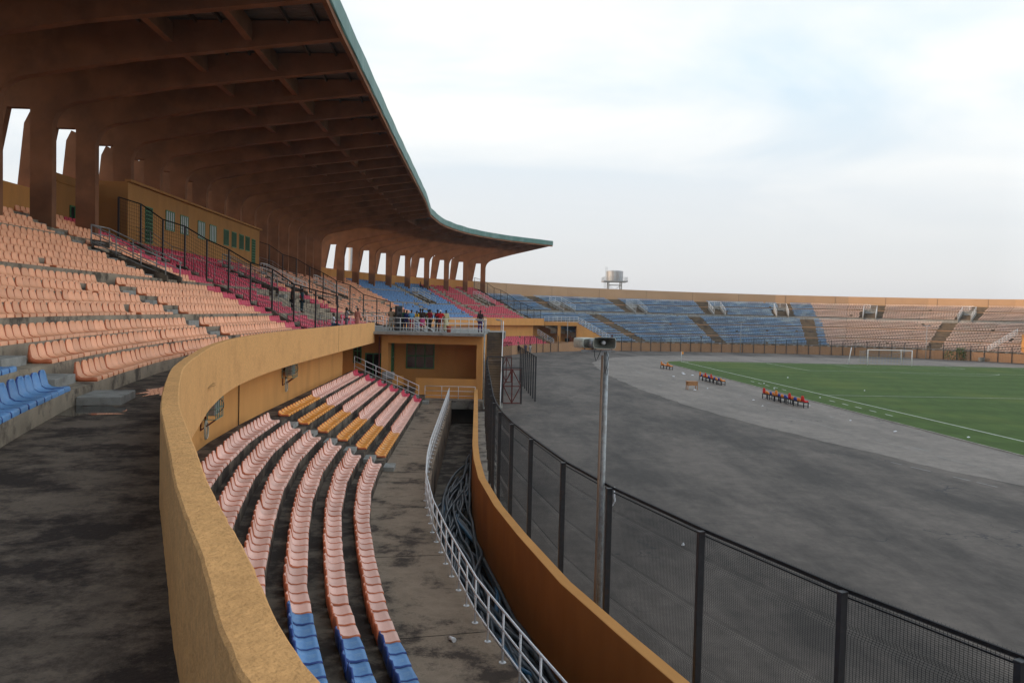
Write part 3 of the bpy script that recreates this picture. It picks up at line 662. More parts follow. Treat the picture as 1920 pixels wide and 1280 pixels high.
# ------------------------------------------------------------ mesh fences
def wire_panel(g, a, b, z0, z1, vs=.05, hs=.03, bends=(.12, .37, .62, .87), r=.0028, horiz=True):
    """welded mesh panel with pressed bends, real wires"""
    a = Vector(a); b = Vector(b); d = (b - a); L = d.length; d /= L; n = Vector((d.y, -d.x, 0)); H = z1 - z0
    zs = [(0, 0)]
    for q in bends: zs += [((q - .022), 0), (q, .045), ((q + .022), 0)]
    zs += [(1, 0)]
    k = int(L / vs)
    for i in range(k + 1):
        p = a + d * (i * L / k); prev = None
        for q, off in zs:
            c = p + n * off + Vector((0, 0, z0 + H * q))
            if prev is not None:
                w = d * r; e_ = n * r
                g.add([prev - w, prev + e_, prev + w, c - w, c + e_, c + w], [(0, 1, 4, 3), (1, 2, 5, 4), (2, 0, 3, 5)])
            prev = c
    if horiz:
        m_ = int(H / hs)
        for j in range(m_ + 1):
            q = j / m_; off = 0
            for bq in bends:
                if abs(q - bq) < .022: off = .045 * (1 - abs(q - bq) / .022)
            z = z0 + H * q; A = a + n * (off + .004); B = b + n * (off + .004); w = Vector((0, 0, r * .8))
            g.add([(A.x, A.y, z - w.z), (B.x, B.y, z - w.z), (B.x, B.y, z + w.z), (A.x, A.y, z + w.z)], [(0, 1, 2, 3)])
fpx = [(7.9, 4.6), (6.55, 6.45), (5.44, 8.54), (4.40, 10.59), (3.22, 13.42), (2.09, 16.59), (1.33, 19.33), (.65, 22.79), (.12, 25.76), (-.30, 28.78), (-.56, 31.6), (-.74, 34.4), (-.86, 37.2), (-.98, 40), (-1.1, 42.8), (-1.22, 45.6), (-1.34, 48.4), (-1.46, 51.2), (-1.56, 54), (-1.66, 57), (-1.75, 60), (-1.82, 63.4)]
FZ = 3.7
fr_ = empty('mesh_fence', (3.22, 13.42, 0), label='tall black welded mesh fence curving along the track from the bottom edge', cat='fence')
for i, (x, y) in enumerate(fpx):
    g = MB(); d = Vector((fpx[min(i + 1, len(fpx) - 1)][0] - fpx[max(i - 1, 0)][0], fpx[min(i + 1, len(fpx) - 1)][1] - fpx[max(i - 1, 0)][1], 0)).normalized()
    n = Vector((d.y, -d.x, 0)); g.obox((x - n.x * .06, y - n.y * .06, FZ / 2), d, n, (0, 0, 1), .04, .06, FZ / 2 - .02)
    g.obox((x - n.x * .06, y - n.y * .06, FZ - .01), d, n, (0, 0, 1), .047, .067, .012)
    child(bevel(g.build('post', M['black']), .006, 1), fr_)
    if i < len(fpx) - 1:
        x2, y2 = fpx[i + 1]; g = MB(); near = y < 24
        wire_panel(g, (x, y, 0), (x2, y2, 0), .12, FZ - .03, .05 if y < 27 else .1, .0254 if near else .06, r=.0028 if near else .0045, horiz=True)
        A = Vector((x, y, FZ)); B = Vector((x2, y2, FZ)); g.bar(A + n * .02, B + n * .02, .035, .05); g.bar(A + n * .03 + Vector((0, 0, -.09)), B + n * .03 + Vector((0, 0, -.09)), .02, .02)
        if y < 25:   # wire ends standing up above the top rail
            L = (B - A).length; k = int(L / .05)
            for j in range(k):
                p = A.lerp(B, j / k) + n * .035; g.add([p + Vector((-.003, 0, 0)), p + Vector((.003, 0, 0)), p + Vector((0, .002, .055))], [(0, 1, 2)])
        child(g.build('mesh_panel', M['wire'], fix=False), fr_)
# rag tied on the fence
g = MB(); g.tube([(2.14, 16.62, 3.72), (2.12, 16.6, 3.6), (2.15, 16.55, 3.45), (2.1, 16.5, 3.36)], [.02, .035, .02, .008], 6)
tag(g.build('cloth_scrap', M['litter']), 'pale rag knotted on top of the mesh fence near the speaker pole', 'rag')
# gates and return fence in front of the stair
def frame_gate(name, label, a, b, z0, z1, meshy=False):
    a = Vector(a); b = Vector(b); g = MB(); w = .09
    root = empty(name, (a.x, a.y, 0), label=label, cat='gate')
    for p in (a, b, (a + b) / 2): g.bar((p.x, p.y, z0), (p.x, p.y, z1), w)
    for z in (z0 + .04, (z0 + z1) / 2, z1 - .04): g.bar((a.x, a.y, z), (b.x, b.y, z), w * .8)
    m_ = (a + b) / 2; zm = (z0 + z1) / 2
    for p in (a, b):
        g.bar((p.x, p.y, zm + .05), (m_.x, m_.y, z0 + .05), w * .7); g.bar((p.x, p.y, zm - .0), (m_.x, m_.y, z1 - .05), w * .7)
    child(g.build('gate_leaf', M['rust']), root)
    if meshy:
        g = MB(); wire_panel(g, (a.x, a.y, 0), (b.x, b.y, 0), z1, z1 + 1.5, .07, .07, r=.009); g.bar((a.x, a.y, z1 + 1.5), (b.x, b.y, z1 + 1.5), .07)
        child(g.build('mesh_panel', M['wire'], fix=False), root)
    return root
def panel_fence(name, label, pts, z0, z1, group=None, spacing=None, vs=.1, hs=.1, r=.006, mt=None, post=.09, sub=None):
    root = empty(name, (pts[0][0], pts[0][1], z0 if not callable(z0) else 0), label=label, cat='fence', group=group)
    zb = z0 if callable(z0) else (lambda i: z0); zt = z1 if callable(z1) else (lambda i: z1)
    for i, p in enumerate(pts):
        g = MB(); g.bar((p[0], p[1], zb(i)), (p[0], p[1], zt(i)), post); child(g.build('post', mt or M['black']), root)
        if i < len(pts) - 1:
            q = pts[i + 1]; g = MB()
            wire_panel(g, (p[0], p[1], 0), (q[0], q[1], 0), max(zb(i), zb(i + 1)) + .1, min(zt(i), zt(i + 1)) - .02, vs, hs, (), r)
            g.bar((p[0], p[1], min(zt(i), zt(i + 1)) - .01), (q[0], q[1], min(zt(i), zt(i + 1)) - .01), .06)
            child(g.build('mesh_panel', M['wire'], fix=False), root)
    return root
frame_gate('steel_gate', 'braced red-brown steel gate nearer the foot of the concrete stair', (-.62, 64.6), (.78, 64.9), .02, 2.75)
g = MB(); r_ = empty('gate_portal', (-.66, 64.5, 0), label='black steel portal joining mesh fence and red-brown gate', cat='gate frame')
g.bar((-1.9, 64.3, 0), (-1.9, 64.3, 3.7), .14); g.bar((-.68, 64.5, 0), (-.68, 64.5, 3.72), .14); g.bar((-1.9, 64.3, 3.68), (-.68, 64.5, 3.68), .09); g.bar((-.68, 64.5, 2.85), (.82, 64.9, 2.85), .09); g.bar((.82, 64.9, 0), (.82, 64.9, 2.9), .12); g.bar((-.68, 64.5, 3.55), (1.9, 67, 3.55), .03)
child(g.build('post', M['black']), r_)
frame_gate('steel_gate', 'farther red-brown gate with dark mesh above its frame', (-1.05, 84), (.0, 84.3), .02, 2.6, True)
panel_fence('mesh_fence', 'short black mesh fence running back from the red gate beside the stair', [(1.98 - .135 * i * 1, 67.07 + 2.2 * i) for i in range(9)], 0, 3.65, vs=.6, hs=.6, r=.003, post=.12)
# far inner fence round the bend
pts = []
u = uofP(-1.0, 146, 0)
ue = uofP(100, 143, 0)
while u < ue:
    p = P2(u, -.12); pts.append((p.x, p.y)); u += 2.48
def gapped(p): return not (9.4 < p[0] < 15.5)
seg1 = [p for p in pts if p[0] < 10]; seg2 = [p for p in pts if p[0] > 19.8]
panel_fence('perimeter_fence', 'far black mesh fence in front of the lower red seats', seg1, 0, 2.9, vs=.25, hs=.25, r=.006, post=.1)
panel_fence('perimeter_fence', 'very long black post-and-mesh fence before the curved far stand', seg2, 0, 2.9, vs=.25, hs=.25, r=.006, post=.1)
pe = [(17.0 + .0, 161.8), (19.6, 163.2)]
g = MB(); g.bar((19.7, 163.0, 0), (19.7, 163.0, 3.2), .24); g.bar((11.2, 159.6, 0), (11.2, 159.6, 2.9), .18); g.bar((14.2, 161.0, 0), (14.2, 161.0, 2.0), .2); g.bar((11.2, 159.6, 2.0), (19.7, 163.0, 2.0), .1); g.bar((11.2, 159.6, 1.0), (19.7, 163.0, 1.0), .06); g.bar((11.2, 159.6, .2), (19.7, 163.0, .2), .08)
for k in range(22):
    q = Vector((11.2, 159.6, .2)).lerp(Vector((19.7, 163, .2)), k / 21); g.bar(q, q + Vector((0, 0, 1.8)), .035)
tag(g.build('track_gate', M['rust']), 'wide red-brown gate at the track corner behind the loudspeakers', 'gate')

# ------------------------------------------------------------ fences running down the grandstand
def zrow(off):
    z = 5.3
    for o, zz in UP:
        if off >= o: z = zz
    return z
def slope_fence(u, label, railside, top=2.7, o1=21.9, o0=9.1):
    n = 10; pts = [P3(u, o1 - (o1 - o0) * i / n, 0) for i in range(n + 1)]; offs = [o1 - (o1 - o0) * i / n for i in range(n + 1)]
    zl = [zrow(o) - .1 for o in offs]
    root = empty('sloping_fence', (pts[-1].x, pts[-1].y, 5.3), label=label, cat='fence', group='black fences running down the grandstand')
    tops = []
    for i in range(n + 1):
        j = (i // 2) * 2; tops.append(None)
    for i in range(n + 1):
        z1 = zl[i] + top; g = MB(); g.bar((pts[i].x, pts[i].y, zl[i]), (pts[i].x, pts[i].y, z1), .09); child(g.build('post', M['black']), root)
        if i < n:
            a, b = pts[i], pts[i + 1]; za, zb = zl[i] + top, zl[i + 1] + top
            g = MB(); g.bar((a.x, a.y, za), (b.x, b.y, zb), .07)
            k = int((b - a).length / .12)
            for j in range(1, k):
                p = a.lerp(b, j / k); f = j / k; g.bar((p.x, p.y, zl[i] + (zl[i + 1] - zl[i]) * f + .3), (p.x, p.y, za + (zb - za) * f), .009)
            for j in range(1, 13):
                dz = top * j / 13; g.bar((a.x, a.y, za - dz), (b.x, b.y, zb - dz), .009)
            child(g.build('mesh_panel', M['wire']), root)
    # sloping concrete curb under it
    g = MB()
    for i in range(n):
        a, b = pts[i], pts[i + 1]; t = Vector((.0, 1, 0)) * .16
        A = Vector((a.x, a.y, zl[i] - .3)); B = Vector((b.x, b.y, zl[i + 1] - .3)); h = Vector((0, 0, .62))
        g.prism([A - t, B - t, B - t + h, A - t + h], 2 * t)
    child(g.build('curb', M['terrace']), root)
    # white tube railing beside
    q = [P3(u + railside, o, zrow(o) + .0) for o in offs]
    g = MB(); rail_mesh(q, 1.15, 4, .022, g=g); o = g.build('stair_railing', M['galv']); tag(o, 'five-bar ' + ('grey' if u < 60 else 'pale') + ' railing down the stand beside the ' + label.split(',')[0], 'railing', 'railings along the sloping fences')
slope_fence(49.6, 'nearest sloping black fence, from the press box left edge to the parapet', 1.5)
slope_fence(79.6, 'second sloping black fence, from the press box far edge down to the deck', 1.5)
slope_fence(UEND - .2, 'farthest sloping mesh fence, between red seats and the blue benches', .7, 2.4, 24.0)

# ------------------------------------------------------------ press box
def winframe(name, mfr, c, ax, w, h, nx, ny, bar=.05, dep=.06, glass=None, nrm_=None, gap=.02):
    """window: frame bars + pane; ax = unit vector along the wall"""
    ax = Vector(ax); nz_ = Vector(nrm_); c = Vector(c); g = MB()
    for i in range(nx + 1):
        p = c + ax * (-w / 2 + w * i / nx) + nz_ * gap; g.obox(p, ax, nz_, (0, 0, 1), bar / 2, dep / 2, h / 2 + bar / 2)
    for j in range(ny + 1):
        p = c + Vector((0, 0, -h / 2 + h * j / ny)) + nz_ * (gap + .003); g.obox(p, ax, nz_, (0, 0, 1), w / 2 + bar / 2, dep / 2, bar / 2)
    fr = g.build(name, mfr); g = MB(); g.obox(c + nz_ * .012, ax, nz_, (0, 0, 1), w / 2, .006, h / 2); p = g.build('pane', glass or M['glass']); p.parent = fr
    return fr
pbx = empty('press_box', P3(65, 22, 11.2), label='ochre press box with green windows set between the pillars above the seats', cat='press box')
g = MB(); A = P2(49.9, 21.5); B = P2(79.4, 21.5); A2 = P2(49.9, 24.3); B2 = P2(79.4, 24.3); z0, z1 = 10.2, 14.35
g.add([(A.x, A.y, z0), (B.x, B.y, z0), (B2.x, B2.y, z0), (A2.x, A2.y, z0), (A.x, A.y, z1), (B.x, B.y, z1), (B2.x, B2.y, z1), (A2.x, A2.y, z1)], [(4, 5, 6, 7), (0, 1, 5, 4), (1, 2, 6, 5), (2, 3, 7, 6), (3, 0, 4, 7)])
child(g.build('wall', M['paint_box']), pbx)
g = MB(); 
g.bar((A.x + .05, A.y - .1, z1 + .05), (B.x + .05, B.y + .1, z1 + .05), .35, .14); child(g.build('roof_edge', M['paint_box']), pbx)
wax = (B - A).normalized(); wax = Vector((wax.x, wax.y, 0)); wn = Vector((wax.y, -wax.x, 0))
def onbox(u, z): 
    p = P2(u, 21.5); return Vector((p.x, p.y, z))
for i, uc in enumerate((56.6, 59.3, 62.9, 65.6, 69.0, 71.2, 73.4, 75.3)):
    child(winframe('window', M['green'], onbox(uc, 12.75), wax, 1.5 if i < 4 else 1.25, 1.25, 4, 1, .06, glass=M['curtain'] if i < 4 else M['glass'], nrm_=wn), pbx)
for uc, z in ((53.0, 12.1), (77.3, 12.2)):
    child(winframe('door', M['green'], onbox(uc, z), wax, 1.1, 2.2, 4, 9, .05, glass=M['dark'], nrm_=wn), pbx)
# infill with the little green window just before the press box
g = MB(); a = P3(46.6, 24.1, 10.5); b = P3(50.2, 24.1, 10.5); h = Vector((0, 0, 3.75)); t = Vector((.12, 0, 0))
g.prism([a - t, b - t, b - t + h, a - t + h], 2 * t); g.bar(a + h + Vector((0, 0, -.45)), b + h + Vector((0, 0, -.45)), .34, .08)
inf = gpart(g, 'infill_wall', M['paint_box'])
w_ = winframe('window', M['green'], P3(48.6, 23.98, 12.25), wax, 1.0, .75, 2, 1, .07, glass=M['dark'], nrm_=wn, gap=.04); w_.parent = GS; w_.matrix_parent_inverse = Matrix.Translation(-Vector(GS.location))

# ------------------------------------------------------------ deck building with loggia
DB = empty('deck_building', (-6, 61, 0), label='ochre building with open loggia, green window and roof deck where people stand', cat='building')
def dpart(g, name, mt, **k): return child(g.build(name, mt, **k), DB)
x0, x1, y0, y1 = -9.35, -2.15, 61.0, 75.5; DZ = 5.38
g = MB()
g.box((x0 - .0, y0, 4.71), (x1, y0 + .35, DZ))                      # lintel
g.box((x0 - .28, y0 - .03, .7), (x0 + .22, y0 + .45, 5.37)); g.box((x1 - .45, y0 - .003, .7), (x1, y0 + .35, 4.71))
g.box((x0, y0 + 3.4, .7), (x1, y0 + 3.7, 4.71)); g.box((x1 - .3, y0 + .35, .0), (x1 - .003, y1, 5.37)); g.box((x0 + .003, y0 + .4, .0), (x0 + .25, y1, 5.37))
g.box((x0 + .25, y0 + .4, 4.72), (x1 - .3, y0 + 3.4, 4.78))
dpart(g, 'wall', M['paint'])
g = MB(); g.box((-7.05, y0 + .02, .7), (x1 - .453, y0 + .3, 2.17)); g.box((x0 + .22, y0 + .02, .7), (-8.0, y0 + .3, 2.3)); dpart(g, 'dado_wall', M['paint'])
g = MB(); g.box((x0, y0 + .3, 1.1), (x1, y0 + 3.4, 1.2)); dpart(g, 'loggia_floor', M['concrete'])
g = MB(); g.box((-13.5, 59.75, DZ), (x1 + .1, y1 + .5, 5.58)); dpart(g, 'deck', M['step'])
child(winframe('window', M['green'], (-7.12, y0 + 3.38, 3.62), (1, 0, 0), 2.12, 1.9, 3, 2, .09, nrm_=(0, -1, 0)), DB)
child(winframe('window', M['green'], (x0 + .27, y0 + 1.9, 3.55), (0, -1, 0), 1.1, 2.1, 2, 2, .08, nrm_=(1, 0, 0)), DB)
# set-back side wall with door and narrow window
g = MB(); g.box((-13.2, 62.4, .7), (x0 - .28, 62.7, 5.37)); g.box((-13.2, 56.3, 2.3), (-12.9, 62.4, 5.37)); g.box((-13.2, 56.25, 2.0), (-9.6, 62.4, 2.1)); dpart(g, 'side_wall', M['paint'])
d_ = winframe('door', M['green'], (-10.45, 62.38, 2.95), (1, 0, 0), 1.15, 1.75, 2, 1, .09, glass=M['dark'], nrm_=(0, -1, 0)); child(d_, DB)
child(winframe('window', M['green'], (-11.65, 62.38, 4.0), (1, 0, 0), .55, 1.75, 2, 2, .07, nrm_=(0, -1, 0)), DB)
g = MB(); g.tube([(x0 - .42, 60.9, .7), (x0 - .42, 60.9, 5.2)], .05, 7); dpart(g, 'downpipe', M['rust'])
# landing slab at the trench end and the dark culvert below
g = MB(); g.box((-9.0, 59.6, .1), (-2.0, 60.98, .72)); g.box((-2.2, 59.6, -.05), (-.6, 64.5, .12)); dpart(g, 'landing', M['concrete'])
g = MB(); g.box((-4.4, 60.4, -1.1), (-2.6, 60.9, .1)); dpart(g, 'culvert', M['dark'])
for i in range(3):
    g = MB(); g.box((-9.3 + .0, 59.0 + .35 * i, .7), (-6.9, 59.35 + .35 * i, .85 + .12 * i)); dpart(g, 'step', M['concrete'])
g = MB(); g.obox((-9.0, 60.4, 2.35), (1, 0, 0), (0, 1, 0), (0, 0, 1), .45, .25, .28); o = bevel(g.build('water_tank', M['galv']), .1, 3); tag(o, 'small pale tank on the low wall below the loggia window', 'tank')
# deck railings
def rl(name, label, pts, h=1.0, n=2, group=None, mt=None, r=.028): return steel_rail(name, label, pts, h, group=group, n=n, plates=False, r=r, mt=mt)
rl('deck_railing', 'white railing along the front edge of the people deck', [Vector((-9.3 + i * (7.1 / 7), 61.1, 5.58)) for i in range(8)])
rl('deck_railing', 'white railing along the rear of the people deck', [Vector((-8.3 + i * (6.2 / 6), 66.4, 5.58)) for i in range(7)])
rl('deck_railing', 'white railing sloping down in front of the people on the deck', [Vector((-7.5 + .55 * i, 61.6, 5.58 - .3 * i)) for i in range(4)], 1.0)
rl('deck_railing', 'white picket railing joining the parapet end to the deck', [Vector((-13.0 + i * .62, 63.3 , 5.58)) for i in range(6)], 1.1, 2)
# concrete staircase
ST_ = empty('staircase', (-1.35, 62, 0), label='straight concrete staircase climbing from the ground to the deck beside the ochre building', cat='staircase')
g = MB(); n = 30; ya = 61.9; yb = 71.2
y = ya
for i in range(n):
    z = 5.45 * (i + 1) / n; ye = y + .26 + (1.1 if i == 17 else 0); g.box((-2.08, y, max(0, z - .6)), (-.82, ye, z)); y = ye
child(g.build('flight', M['far_conc']), ST_)
g = MB(); g.box((-2.1, y, 4.9), (-.6, y + 5, 5.45)); child(g.build('landing', M['step']), ST_)
g = MB(); 
rz = [Vector((-.78, ya + (y - ya) * k / 14, 5.4 * k / 14)) for k in range(15)]
rail_mesh(rz, 1.0, 5, .035, g=g)
for a, b in zip(rz[:-1], rz[1:]):
    for k in range(6): p = a.lerp(b, k / 6); g.tube([p, p + Vector((0, 0, 1.0))], .016, 4)
child(g.build('railing', M['white']), ST_)

# ------------------------------------------------------------ lamp and speaker poles
def lamp_post(x, y, z0, h, label, heads=1):
    r_ = empty('lamp_post', (x, y, z0), label=label, cat='lamp post', group=None)
    g = MB(); g.tube([(x, y, z0), (x, y, z0 + h)], [.075, .05], 8); child(g.build('pole', M['galv']), r_)
    for s in ((-1,) if heads == 1 else (-1, 1)):
        g = MB(); g.obox((x + s * .38, y, z0 + h + .02), (1, 0, .12 * s), (0, 1, 0), (0, 0, 1), .3, .14, .07); child(bevel(g.build('lamp_head', M['galv']), .02), r_)
    g = MB(); g.bar((x - (.5), y, z0 + h - .06), (x + (.12 if heads == 1 else .5), y, z0 + h - .06), .05); child(g.build('bracket', M['galv']), r_)
    return r_
lamp_post(-2.02, 60.5, .0, 6.55, 'grey lamp post with one floodlight head at the corner of the ochre building')
lamp_post(-1.35, 100.0, 0, 6.2, 'slim grey lamp post behind the staircase, before the far ochre band')
lamp_post(6.9 + 3.7, 158.6, 0, 6.3, 'slim lamp post by the round ochre wall of the corner gate')
lamp_post(45.2, 163.5, 0, 6.2, 'slim double lamp post standing before the far blue seats', 2)
lamp_post(80.2, 160.0, 0, 6.4, 'slim double lamp post standing before the dark aisle of the far pink seats', 2)
SP = empty('speaker_pole', (1.35, 14.55, 0), label='tall weathered steel pole carrying two horn loudspeakers', cat='loudspeaker pole')
px, py = 1.93, 17.0
SP.location = (px, py, 0)
g = MB(); g.tube([(px, py, -.0), (px + .01, py, 3.4), (px + .02, py, 6.42)], [.056, .053, .05], 14); child(g.build('pole', M['galv']), SP)
g = MB(); g.tube([(px - .09, py - .02, 0), (px - .065, py - .02, 6.35)], .024, 8); child(g.build('conduit', mat('brown_conduit', (.25, .17, .12), .6)), SP)
g = MB(); g.bar((px - .5, py, 6.44), (px + .2, py, 6.44), .05); child(g.build('bracket', M['galv']), SP)
# rectangular horn facing the camera
def horn(cx, cy, cz, w, h, d, yaw, name, boxy=False):
    """flared rectangular horn: mouth at -d along its axis"""
    g = MB(); ax = Vector((math.sin(yaw), -math.cos(yaw), 0)); sx = Vector((math.cos(yaw), math.sin(yaw), 0)); c = Vector((cx, cy, cz)); rings = []
    def ring(t, ww, hh, k=20, pw=6):
        o = []
        for i in range(k):
            a = 2 * math.pi * (i + .5) / k; ca, sa = math.cos(a), math.sin(a); q = (abs(ca) ** pw + abs(sa) ** pw) ** (-1 / pw)
            o.append(c + ax * t + sx * (ca * q * ww / 2) + Vector((0, 0, sa * q * hh / 2)))
        return o
    for t, f, pw in (((-d * .5, .8, 5), (-d * .45, .9, 5), (0, .93, 6), (d * .42, .97, 7), (d * .5, 1.0, 9)) if boxy else ((-d * .5, .32, 2.2), (-d * .45, .5, 2.5), (0, .82, 4), (d * .42, .97, 7), (d * .5, 1.0, 9))): rings.append(ring(t, w * f, h * min(1, f * 1.06), pw=pw))
    rings.append(ring(d * .5, w * .955, h * .93, pw=9))
    for t, f in ((d * .2, .72), (-d * .1, .42), (-d * .3, .26)): rings.append(ring(t, w * f, h * min(.93, f * 1.15), pw=3))
    g.sweep(rings, closed_sec=True, caps=True)
    for i in range(len(g.sm)): g.sm[i] = True
    for k in range(len(g.f)): pass
    o = g.build(name, [M['cream'], M['horn_dark']]) 
    nf = 20 * 4
    for i, p in enumerate(o.data.polygons):
        if i >= 20 * 5: p.material_index = 1
    g = MB(); b = c - ax * (d * .5); g.tube([b, b - ax * .16], [.085, .075], 14); q = g.build('driver', M['galv']); q.parent = o
    g = MB(); f_ = c + ax * (-d * .28); g.tube([f_, f_ + ax * .12, f_ + ax * .135], [.045, .042, .02], 14); q = g.build('phase_plug', M['white']); q.parent = o
    return o
M['horn_dark'] = mat('horn_throat', (.13, .13, .11), .6, .2, 10)
child(horn(px - .07, py - .2, 6.62, .46, .235, .32, R(3), 'horn_speaker'), SP)
child(horn(px - .38, py + .12, 6.60, .44, .215, .34, R(205), 'horn_speaker', True), SP)
g = MB(); g.tube([(px - .1, py - .08, 6.47), (px - .16, py - .08, 6.32), (px - .2, py - .08, 6.24), (px - .23, py - .08, 6.34), (px - .24, py - .08, 6.46)], .006, 5)
g.tube([(px + .0, py - .085, 6.45), (px + .055, py - .085, 6.3), (px + .03, py - .09, 6.15), (px - .01, py - .09, 6.0), (px + .03, py - .09, 5.95), (px + .05, py - .09, 6.1)], .006, 5)
child(g.build('cable', M['wire']), SP)
# ------------------------------------------------------------ caged air conditioners on the lower wall
def ac(u, z, label):
    p = P3(u, 9.78, z); d = outdir(u); nn = Vector((-d.x, -d.y, 0)); t = Vector((-d.y, d.x, 0)); r_ = empty('air_conditioner', p, label=label, cat='air conditioner', group='caged air conditioners under the parapet')
    c = p + nn * .28; g = MB(); g.obox(c, t, nn, (0, 0, 1), .38, .16, .3); child(bevel(g.build('casing', M['galv']), .015), r_)
    g = MB(); g.tube([c + nn * .165 + t * .12 + Vector((.22 * math.cos(a), .22 * math.sin(a) * 0, .22 * math.sin(a))) for a in [i * math.pi / 8 for i in range(16)]], .012, 5, closed=True); child(g.build('fan_grille', M['black']), r_)
    g = MB(); W_, D_, H_ = .52, .5, .42
    for sx in (-1, -.5, 0, .5, 1):
        for zz in (-H_, H_): pass
        a = p + nn * D_ + t * (sx * W_); g.bar(a + Vector((0, 0, -H_)), a + Vector((0, 0, H_)), .022)
    for sy in (.02, .25):
        for sx in (-1, 1): a = p + nn * sy + t * (sx * W_); g.bar(a + Vector((0, 0, -H_)), a + Vector((0, 0, H_)), .022)
    for zz in (-H_, -.1, .2, H_):
        a = p + nn * D_ - t * W_ + Vector((0, 0, zz)); b = p + nn * D_ + t * W_ + Vector((0, 0, zz)); g.bar(a, b, .022)
        for sx in (-1, 1): g.bar(p + t * sx * W_ + Vector((0, 0, zz)), p + nn * D_ + t * sx * W_ + Vector((0, 0, zz)), .022)
    child(g.build('cage', M['grey_green']), r_)
    g = MB()
    for sx in (-.6, .6):
        a = p + t * sx * W_ + Vector((0, 0, -H_)); g.bar(a, a + Vector((0, 0, -.38)), .04); g.bar(a + Vector((0, 0, -.36)), a + nn * .45 + Vector((0, 0, -.02)), .035)
    child(g.build('bracket', M['rust']), r_)
    g = MB(); q = p + nn * .12 + t * .15 + Vector((0, 0, -H_ - .38))
    for k in range(3):
        g.tube([q + t * (.2 * math.cos(a)) + nn * (.02 * k) + Vector((0, 0, (.3 - .02 * k) * math.sin(a))) for a in [i * math.pi / 9 for i in range(18)]], .016, 5, closed=True)
    g.tube([q + t * -.15 + Vector((0, 0, .2)), q + t * -.12 + Vector((0, 0, .4)), q + Vector((0, 0, .5))], .016, 5)
    child(g.build('hose_coil', M['cream']), r_)
ac(39.2, 4.32, 'caged air conditioner under the middle of the parapet, above the amber seats')
ac(27.0, 4.05, 'caged air conditioner half hidden by the near bend of the parapet')

# ------------------------------------------------------------ far curved stand
FS = empty('curved_stand', (50, 180, 0), label='far curved open stand with ochre top wall, blue benches turning to pink', cat='stand')
def fpart(g, name, mt, **k): return child(g.build(name, mt, **k), FS)
UF = UST[-1]
FL = [(.95 + .80 * k, 1.90 + .285 * k + (.14 if k > 4 else 0) + (.14 if k > 11 else 0)) for k in range(18)]
FU = [(16.7 + .79 * k, 7.75 + .275 * k + (.14 if k > 5 else 0)) for k in range(11)]
def fprof(u):
    p = [(.0, -.05), (.0, 1.6)]; zp = 1.6
    for o, z in FL: p += [(o, zp), (o, z)]; zp = z
    p += [(16.68, zp)]
    for o, z in FU: p += [(o + .02, zp), (o + .02, z)]; zp = z
    p += [(25.95, zp)]
    return p
uL = uofP(16.5, 162.3, .3)
def fprof_u(u):
    # left of the corner gate only the upper part exists
    return [(o, z) if u > uL or o > 7 else (7.0, max(z, 3.2)) for o, z in fprof(u)]
fu_ = us(UEND, UF, 6)
g = MB(); sweep_u(g, sorted(set(fu_ + [uL - .01, uL + .01])), fprof_u); fpart(g, 'terrace', M['far_conc'], fix=False)
g = MB(); sweep_u(g, us(uL, UF, 4), [(-.02, 0), (-.02, 1.68), (.3, 1.68)]); fpart(g, 'front_wall', M['paint_far'], fix=False)
g = MB()
for u in us(uL, UF, 2.0):
    a = P3(u, .18, 1.68); g.bar(a, a + Vector((0, 0, .16)), .25, .5)
sweep_u(g, us(uL, UF, 4), [(.1, 1.86), (.1, 1.93), (.45, 1.93), (.45, 1.86)]); fpart(g, 'coping_rail', M['step'])
def ztop(u): return 13.25 - .85 * max(0, min(1, (u - UEND) / (uofP(103, 178, 25.9) - UEND)))
g = MB(); uw0 = UEND - 7; sweep_u(g, us(uw0, UF, 4), lambda u: [(26.0, 9), (26.0, ztop(u)), (26.3, ztop(u)), (26.3, 2)]); fpart(g, 'top_wall', M['paint_top'], fix=False)
g = MB(); u = UEND
while u < UF:
    p = P3(u, 25.985, 10.2); q = P3(u, 25.985, ztop(u) - .02); g.bar(p, q, .07, .03); u += 7.6 * (1 + 0)
fpart(g, 'wall_joints', M['far_conc'])
# thin ochre risers showing between groups of rows
g = MB()
for o, z in (FL[5], FL[12], FU[6]): sweep_u(g, us(uL if o < 16 else UEND + 1, UF, 4), [(o - .01, z - .26), (o - .01, z - .06)])
fpart(g, 'painted_riser', M['paint_far'], fix=False)
g = MB(); o, z = FL[17]; sweep_u(g, us(UEND + 2, UF, 4), [(16.66, z + .05), (16.66, 7.7)]); fpart(g, 'walkway_wall', M['step'], fix=False)
AF_L = [uofP(26.2, 166, 1), uofP(43, 169.2, 1), uofP(62, 169.3, 1), uofP(82.5, 161.8, 1), uofP(98.5, 146, 1)]
def uray(ratio, off):
    best = None
    for u in np.arange(UEND - 3, UF, .2):
        p = P2(u, off); e_ = abs(p.x / p.y - ratio)
        if best is None or e_ < best[0]: best = (e_, u)
    return best[1]
AF_U = [uray((x - 960 + (y - 585) * .0235) / 1550 * 1.0, 20.5) for x, y in ((1018, 566), (1166, 573), (1322, 579), (1472, 583), (1642, 589), (1827, 594))]
VF = [uray((x - 960) / 1550, 19.0) for x in (1048, 1188, 1341, 1462, 1629, 1811)]
UPINK = uofP(64.6, 168.9, .5)
vnames = ['first white-railed stair mouth of the far stand, next to the sloping fence', 'second white-railed stair mouth of the far stand, below the water tower', 'white-railed stair mouth with a dark open door in the middle of the blue seats', 'last white-railed stair mouth among blue seats, before the pink begin',
          'first white-railed stair mouth in the pink seats', 'white-railed stair mouth in pink seats above the goal, nearest the edge of the picture']
